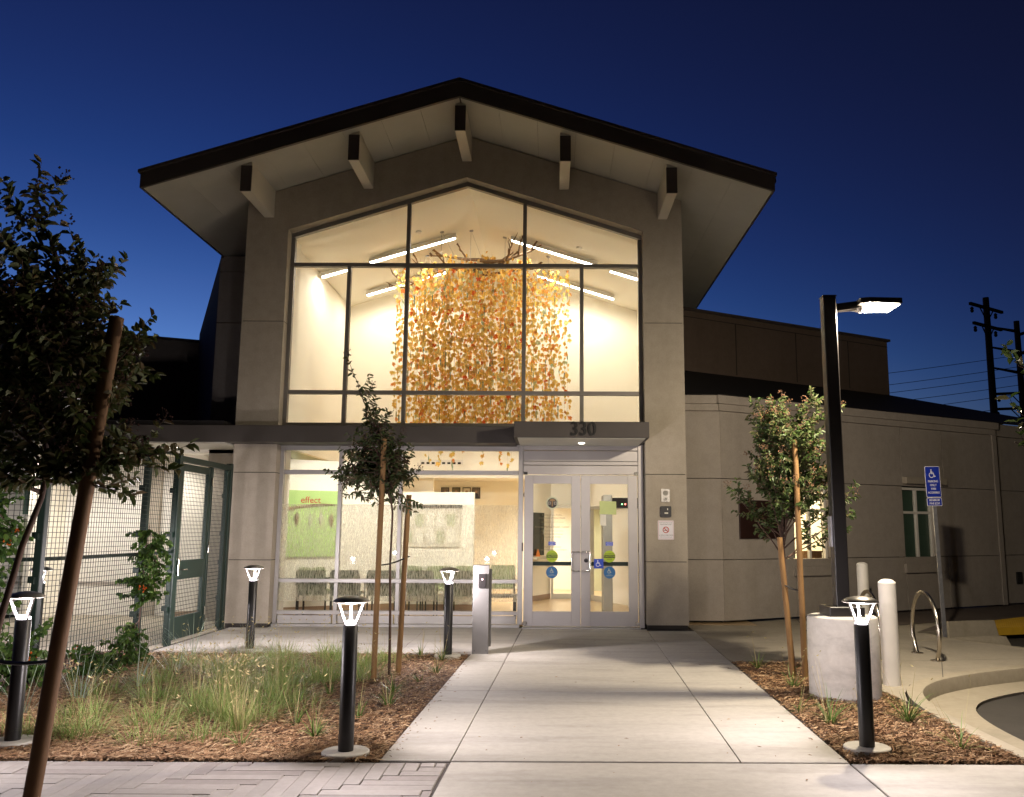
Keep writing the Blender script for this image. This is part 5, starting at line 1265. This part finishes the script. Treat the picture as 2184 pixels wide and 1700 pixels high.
# vines climbing the fence
def vine(label, pts, spread, seed, n=26, L=.05):
    rr_ = random.Random(seed); base = Vector(pts[0]); lim = []
    for k in range(n):
        f = rr_.uniform(.22, 1.0); i = min(int(f * (len(pts) - 1)), len(pts) - 2); p = Vector(pts[i]).lerp(Vector(pts[i + 1]), f * (len(pts) - 1) - i)
        lim.append((f, (p.x + rr_.uniform(.0, .14), p.y + rr_.uniform(-1, 1) * spread, p.z + rr_.uniform(-.25, .12))))
    t = tree('climbing_vine', label, pts, lim, 'leaf_vine', L * 1.35, L * 1.0, seed, ('flower_red', 4, .014), 5, .032, .011, 'vine', .25); return t
vine('leafy vine with red blossoms climbing the fence post beside the gate', [(-5.1, 11.0, -.02), (-5.12, 11.05, .4), (-5.1, 11.05, .9), (-5.12, 11.1, 1.4), (-5.12, 11.15, 1.62)], .26, 61, 15)
vine('leafy vine with red blossoms on the fence behind the foreground bollard light', [(-5.55, 8.6, -.02), (-5.6, 8.62, .5), (-5.62, 8.6, 1.0), (-5.6, 8.6, 1.45), (-5.5, 8.62, 1.75)], .15, 67, 30)
vine('low leafy vine with orange flowers sprawling at the fence foot', [(-4.95, 9.9, -.02), (-4.96, 10.0, .1), (-4.95, 10.15, .2), (-4.95, 10.3, .3)], .8, 71, 20)
vine('bright green leafy vine at foot of the curved fence corner', [(-5.3, 8.7, -.02), (-5.25, 8.72, .15), (-5.2, 8.75, .35), (-5.2, 8.8, .5)], .3, 73, 16)

# grasses
def blade(mb, p, d, L, w, r_, arch=.5, seg=4):
    d = d.normalized(); hz = Vector((d.x, d.y, 0)); hz = hz.normalized() if hz.length > 1e-4 else Vector((1, 0, 0)); sd_ = Vector((-hz.y, hz.x, 0)); pts = [p]; v = d.copy()
    for i in range(seg): v = (v + (hz * .6 - Vector((0, 0, 1))) * arch / seg).normalized(); pts.append(pts[-1] + v * L / seg)
    vs = []
    for i, q_ in enumerate(pts): ww = w * (1 - i / (seg + .15)) ** .8; vs += [q_ - sd_ * ww, q_ + sd_ * ww]
    mb.add(vs, [(2 * i, 2 * i + 1, 2 * i + 3, 2 * i + 2) for i in range(seg)])
def clump(name, label, group, x, y, n, L, w, mt, seed, spread=.5, rad=.06, arch=.6, straw=0, cat='grass', z=-.012, wild=.12):
    r_ = random.Random(seed); t = thing(name, label, cat, (x, y, z), 0, group); q = MB(); s = MB()
    for i in range(n):
        a = r_.uniform(0, 2 * math.pi); k = r_.random() ** .6; p = Vector((math.cos(a), math.sin(a), 0)) * rad * k
        d = Vector((math.cos(a) * spread * k * r_.uniform(.3, 1.3) + r_.gauss(0, wild), math.sin(a) * spread * k * r_.uniform(.3, 1.3) + r_.gauss(0, wild), 1)); blade(q, p, d, L * r_.uniform(.55, 1.1), w * r_.uniform(.7, 1.2), r_, arch * r_.uniform(.4, 1.3))
    q.build('blades', mt, t)
    for i in range(straw):
        a = r_.uniform(0, 2 * math.pi); p = Vector((math.cos(a), math.sin(a), 0)) * rad * r_.random(); d = Vector((math.cos(a) * .5 * r_.random(), math.sin(a) * .5 * r_.random(), 1)); Ls = L * r_.uniform(1.2, 1.75)
        blade(s, p, d, Ls, w * .75, r_, .08); e = p + d.normalized() * Ls * .97
        hd_ = Vector((r_.uniform(-1, 1), r_.uniform(-1, 1), .2)).normalized()
        s.add([e, e + hd_ * .014 + Vector((0, 0, .008)), e + hd_ * .034 + Vector((0, 0, .010)), e + hd_ * .020 - Vector((0, 0, .003))], [(0, 1, 2, 3)])
    if straw: s.build('seed_stalks', 'grass_straw', t)
    return t
GL = 'fine green grass clump with straw seed stalks in left planting bed'
gp = [(-2.35, 9.3, 520, .42), (-2.7, 8.9, 520, .42), (-2.45, 8.2, 460, .40), (-3.0, 8.5, 460, .40), (-3.3, 9.3, 420, .38), (-2.1, 10.1, 380, .36), (-2.95, 10.0, 420, .38), (-3.6, 8.3, 360, .36), (-2.9, 7.75, 460, .40),
      (-2.55, 10.7, 320, .34), (-3.5, 10.3, 340, .36), (-4.0, 9.2, 320, .36), (-2.45, 7.45, 330, .34), (-3.2, 7.3, 300, .34), (-3.62, 6.9, 360, .34), (-3.9, 7.6, 280, .32), (-4.2, 10.4, 260, .34), (-2.0, 9.5, 300, .34), (-1.98, 10.75, 260, .30), (-2.6, 6.85, 200, .26), (-3.0, 6.75, 180, .26), (-4.0, 6.9, 240, .3), (-4.3, 8.6, 260, .34), (-3.3, 10.9, 300, .36), (-2.7, 11.15, 260, .34), (-3.75, 9.9, 260, .36), (-2.2, 7.9, 160, .28)]
for i, (x, y, n, L) in enumerate(gp): clump('grass_clump', GL, 'fine grass clumps in the left bed', x, y, int(n * .85), L * .95, .0026, 'grass_green', 100 + i, 1.0, .22, .65, 5 + (i * 7) % 11, wild=.42)
SL_ = [(-2.42, 7.05, 26), (-2.65, 7.35, 18), (-3.1, 7.9, 14)]
for i, (x, y, n) in enumerate(SL_): clump('straw_grass', 'tall straw-coloured grass stems with curled seed heads in left bed', 'straw grass stems in the left bed', x, y, 90, .34, .0028, 'grass_green', 140 + i, .7, .06, .4, n + 14)
for i, (x, y, n) in enumerate(((-4.35, 8.3, 46), (-4.5, 7.7, 40), (-4.15, 9.9, 36), (-4.4, 11.0, 26), (-3.75, 11.1, 24), (-3.55, 9.7, 30), (-4.1, 8.9, 30))): clump('blue_grass', 'pale blue-grey broad-bladed grass clump near the wire fence', 'blue-grey grasses by the fence', x, y, int(n * .5), .70, .0042, 'grass_blue', 160 + i, .8, .07, .55)
for i, (x, y, n, L) in enumerate(((-1.78, 6.88, 26, .30), (-1.60, 7.55, 22, .26), (-1.52, 8.75, 26, .30), (-1.75, 7.9, 18, .24), (-1.30, 10.85, 22, .30), (-1.60, 11.1, 20, .26), (-1.25, 9.9, 22, .26), (-2.05, 7.3, 18, .24), (-1.45, 8.1, 24, .28), (-2.1, 8.6, 20, .26), (-1.35, 9.35, 14, .2), (-1.95, 9.2, 16, .24), (-2.25, 6.62, 22, .26))):
    clump('lily_tuft', 'small strappy green tuft in bark mulch of the left bed', 'strappy tufts in the left bed', x, y, n, L, .0052, 'tuft_green', 200 + i, .9, .03, .9, 3, 'plant')
for i, (x, y, n, L) in enumerate(((2.42, 10.35, 22, .26), (2.50, 9.15, 24, .26), (2.33, 7.45, 26, .36), (3.02, 7.55, 46, .36), (3.02, 6.62, 18, .32), (2.62, 9.75, 16, .2), (2.2, 7.9, 14, .26), (2.75, 7.9, 10, .16))):
    clump('lily_tuft', 'small strappy green tuft in bark mulch of the right bed', 'strappy tufts in the right bed', x, y, n, L, .0055, 'tuft_green', 230 + i, .9, .035, .9, 3, 'plant')

# ================================================================== BACKGROUND
def util_pole(name, label, x, y, h, arms, rz_):
    t = thing(name, label, 'utility pole', (x, y, 0), rz_)
    q = MB(); q.tube([(0, 0, -.2), (0, 0, h)], [.20, .14], 12); q.build('pole', 'wood_pole', t, smooth=True)
    for kind, z, L, tilt in arms:
        q = MB()
        if kind == 'cross':
            q.prism([(-L, -.06, z - .07 - tilt), (L, -.06, z - .07 + tilt), (L, -.06, z + .06 + tilt), (-L, -.06, z + .06 - tilt)], (0, .12, 0)); q.tube([(-L * .45, 0, z - tilt * .45), (0, 0, z - .7)], .03, 5); q.tube([(L * .45, 0, z + tilt * .45), (0, 0, z - .7)], .03, 5)
            q.build('crossarm', 'wood_pole', t)
            for s_ in (-.9, .55):
                k = MB(); k.lathe([(.05, 0), (.09, .08), (.06, .14), (.09, .2), (.03, .28)], 8, (L * s_, 0, z - .42 + tilt * s_)); k.build('insulator', 'wood_pole', t)
        else:
            q.tube([(0, 0, z - .25), (L, 0, z + .1)], [.09, .05], 6); q.build('bracket_arm', 'wood_pole', t)
    return t
util_pole('utility_pole', 'tall wooden utility pole with two tilted crossarms and hanging insulators', 20.8, 40, 12.65, [('cross', 12.15, 1.45, .0), ('cross', 11.25, 1.25, .0)], R(35))
util_pole('utility_pole', 'thinner utility pole with stepped side arms, close to picture-edge twig', 24.4, 44, 12.5, [('side', 12.2, -1.3, 0), ('side', 12.0, 1.2, 0), ('side', 11.1, -1.3, 0), ('side', 11.0, 1.2, 0), ('side', 10.0, -1.3, 0), ('side', 9.9, 1.2, 0), ('cross', 8.7, 1.2, 0), ('cross', 7.9, 1.3, 0)], R(-20))
wr = []
for i, (za, zb_) in enumerate(((9.75, 12.3), (9.1, 11.7), (8.7, 11.2), (8.25, 10.6), (7.8, 10.1), (7.2, 9.4), (5.6, 8.2), (5.35, 7.7), (5.2, 7.45))):
    a = Vector((4.0, 46, za - 1.2)); b = Vector((45, 44, zb_ + 2.6)); q = MB(); n = 24
    q.tube([a.lerp(b, k / n) - Vector((0, 0, .9 * math.sin(math.pi * k / n))) for k in range(n + 1)], .014, 4); tag(q.build('power_line', 'wire_black'), 'thin black overhead power line strung between the utility poles', 'power line', 'overhead power lines')
# dark roof-top twig beyond the clerestory and trees behind the buildings
def far_tree(label, x, y, h, r_, seed):
    lim = [(random.Random(seed + k).uniform(.5, .98), e) for k, e in enumerate(ell((x, y, h - r_), (r_, r_, r_ * .9), 26, seed))]
    return tree('far_tree', label, [(x, y, 0), (x, y, h * .4), (x + .1, y, h - r_ * .6)], lim, 'leaf_dark', .35, .2, seed, ('seed_dark', 0, .01), 7, .09, .14)
far_tree('dark treetop showing just above the clerestory parapet', 11.8, 36, 9.6, 1.3, 301)
far_tree('dark treetop just above the left rear wall, beside stake top', -12.6, 27, 7.7, 1.0, 305)
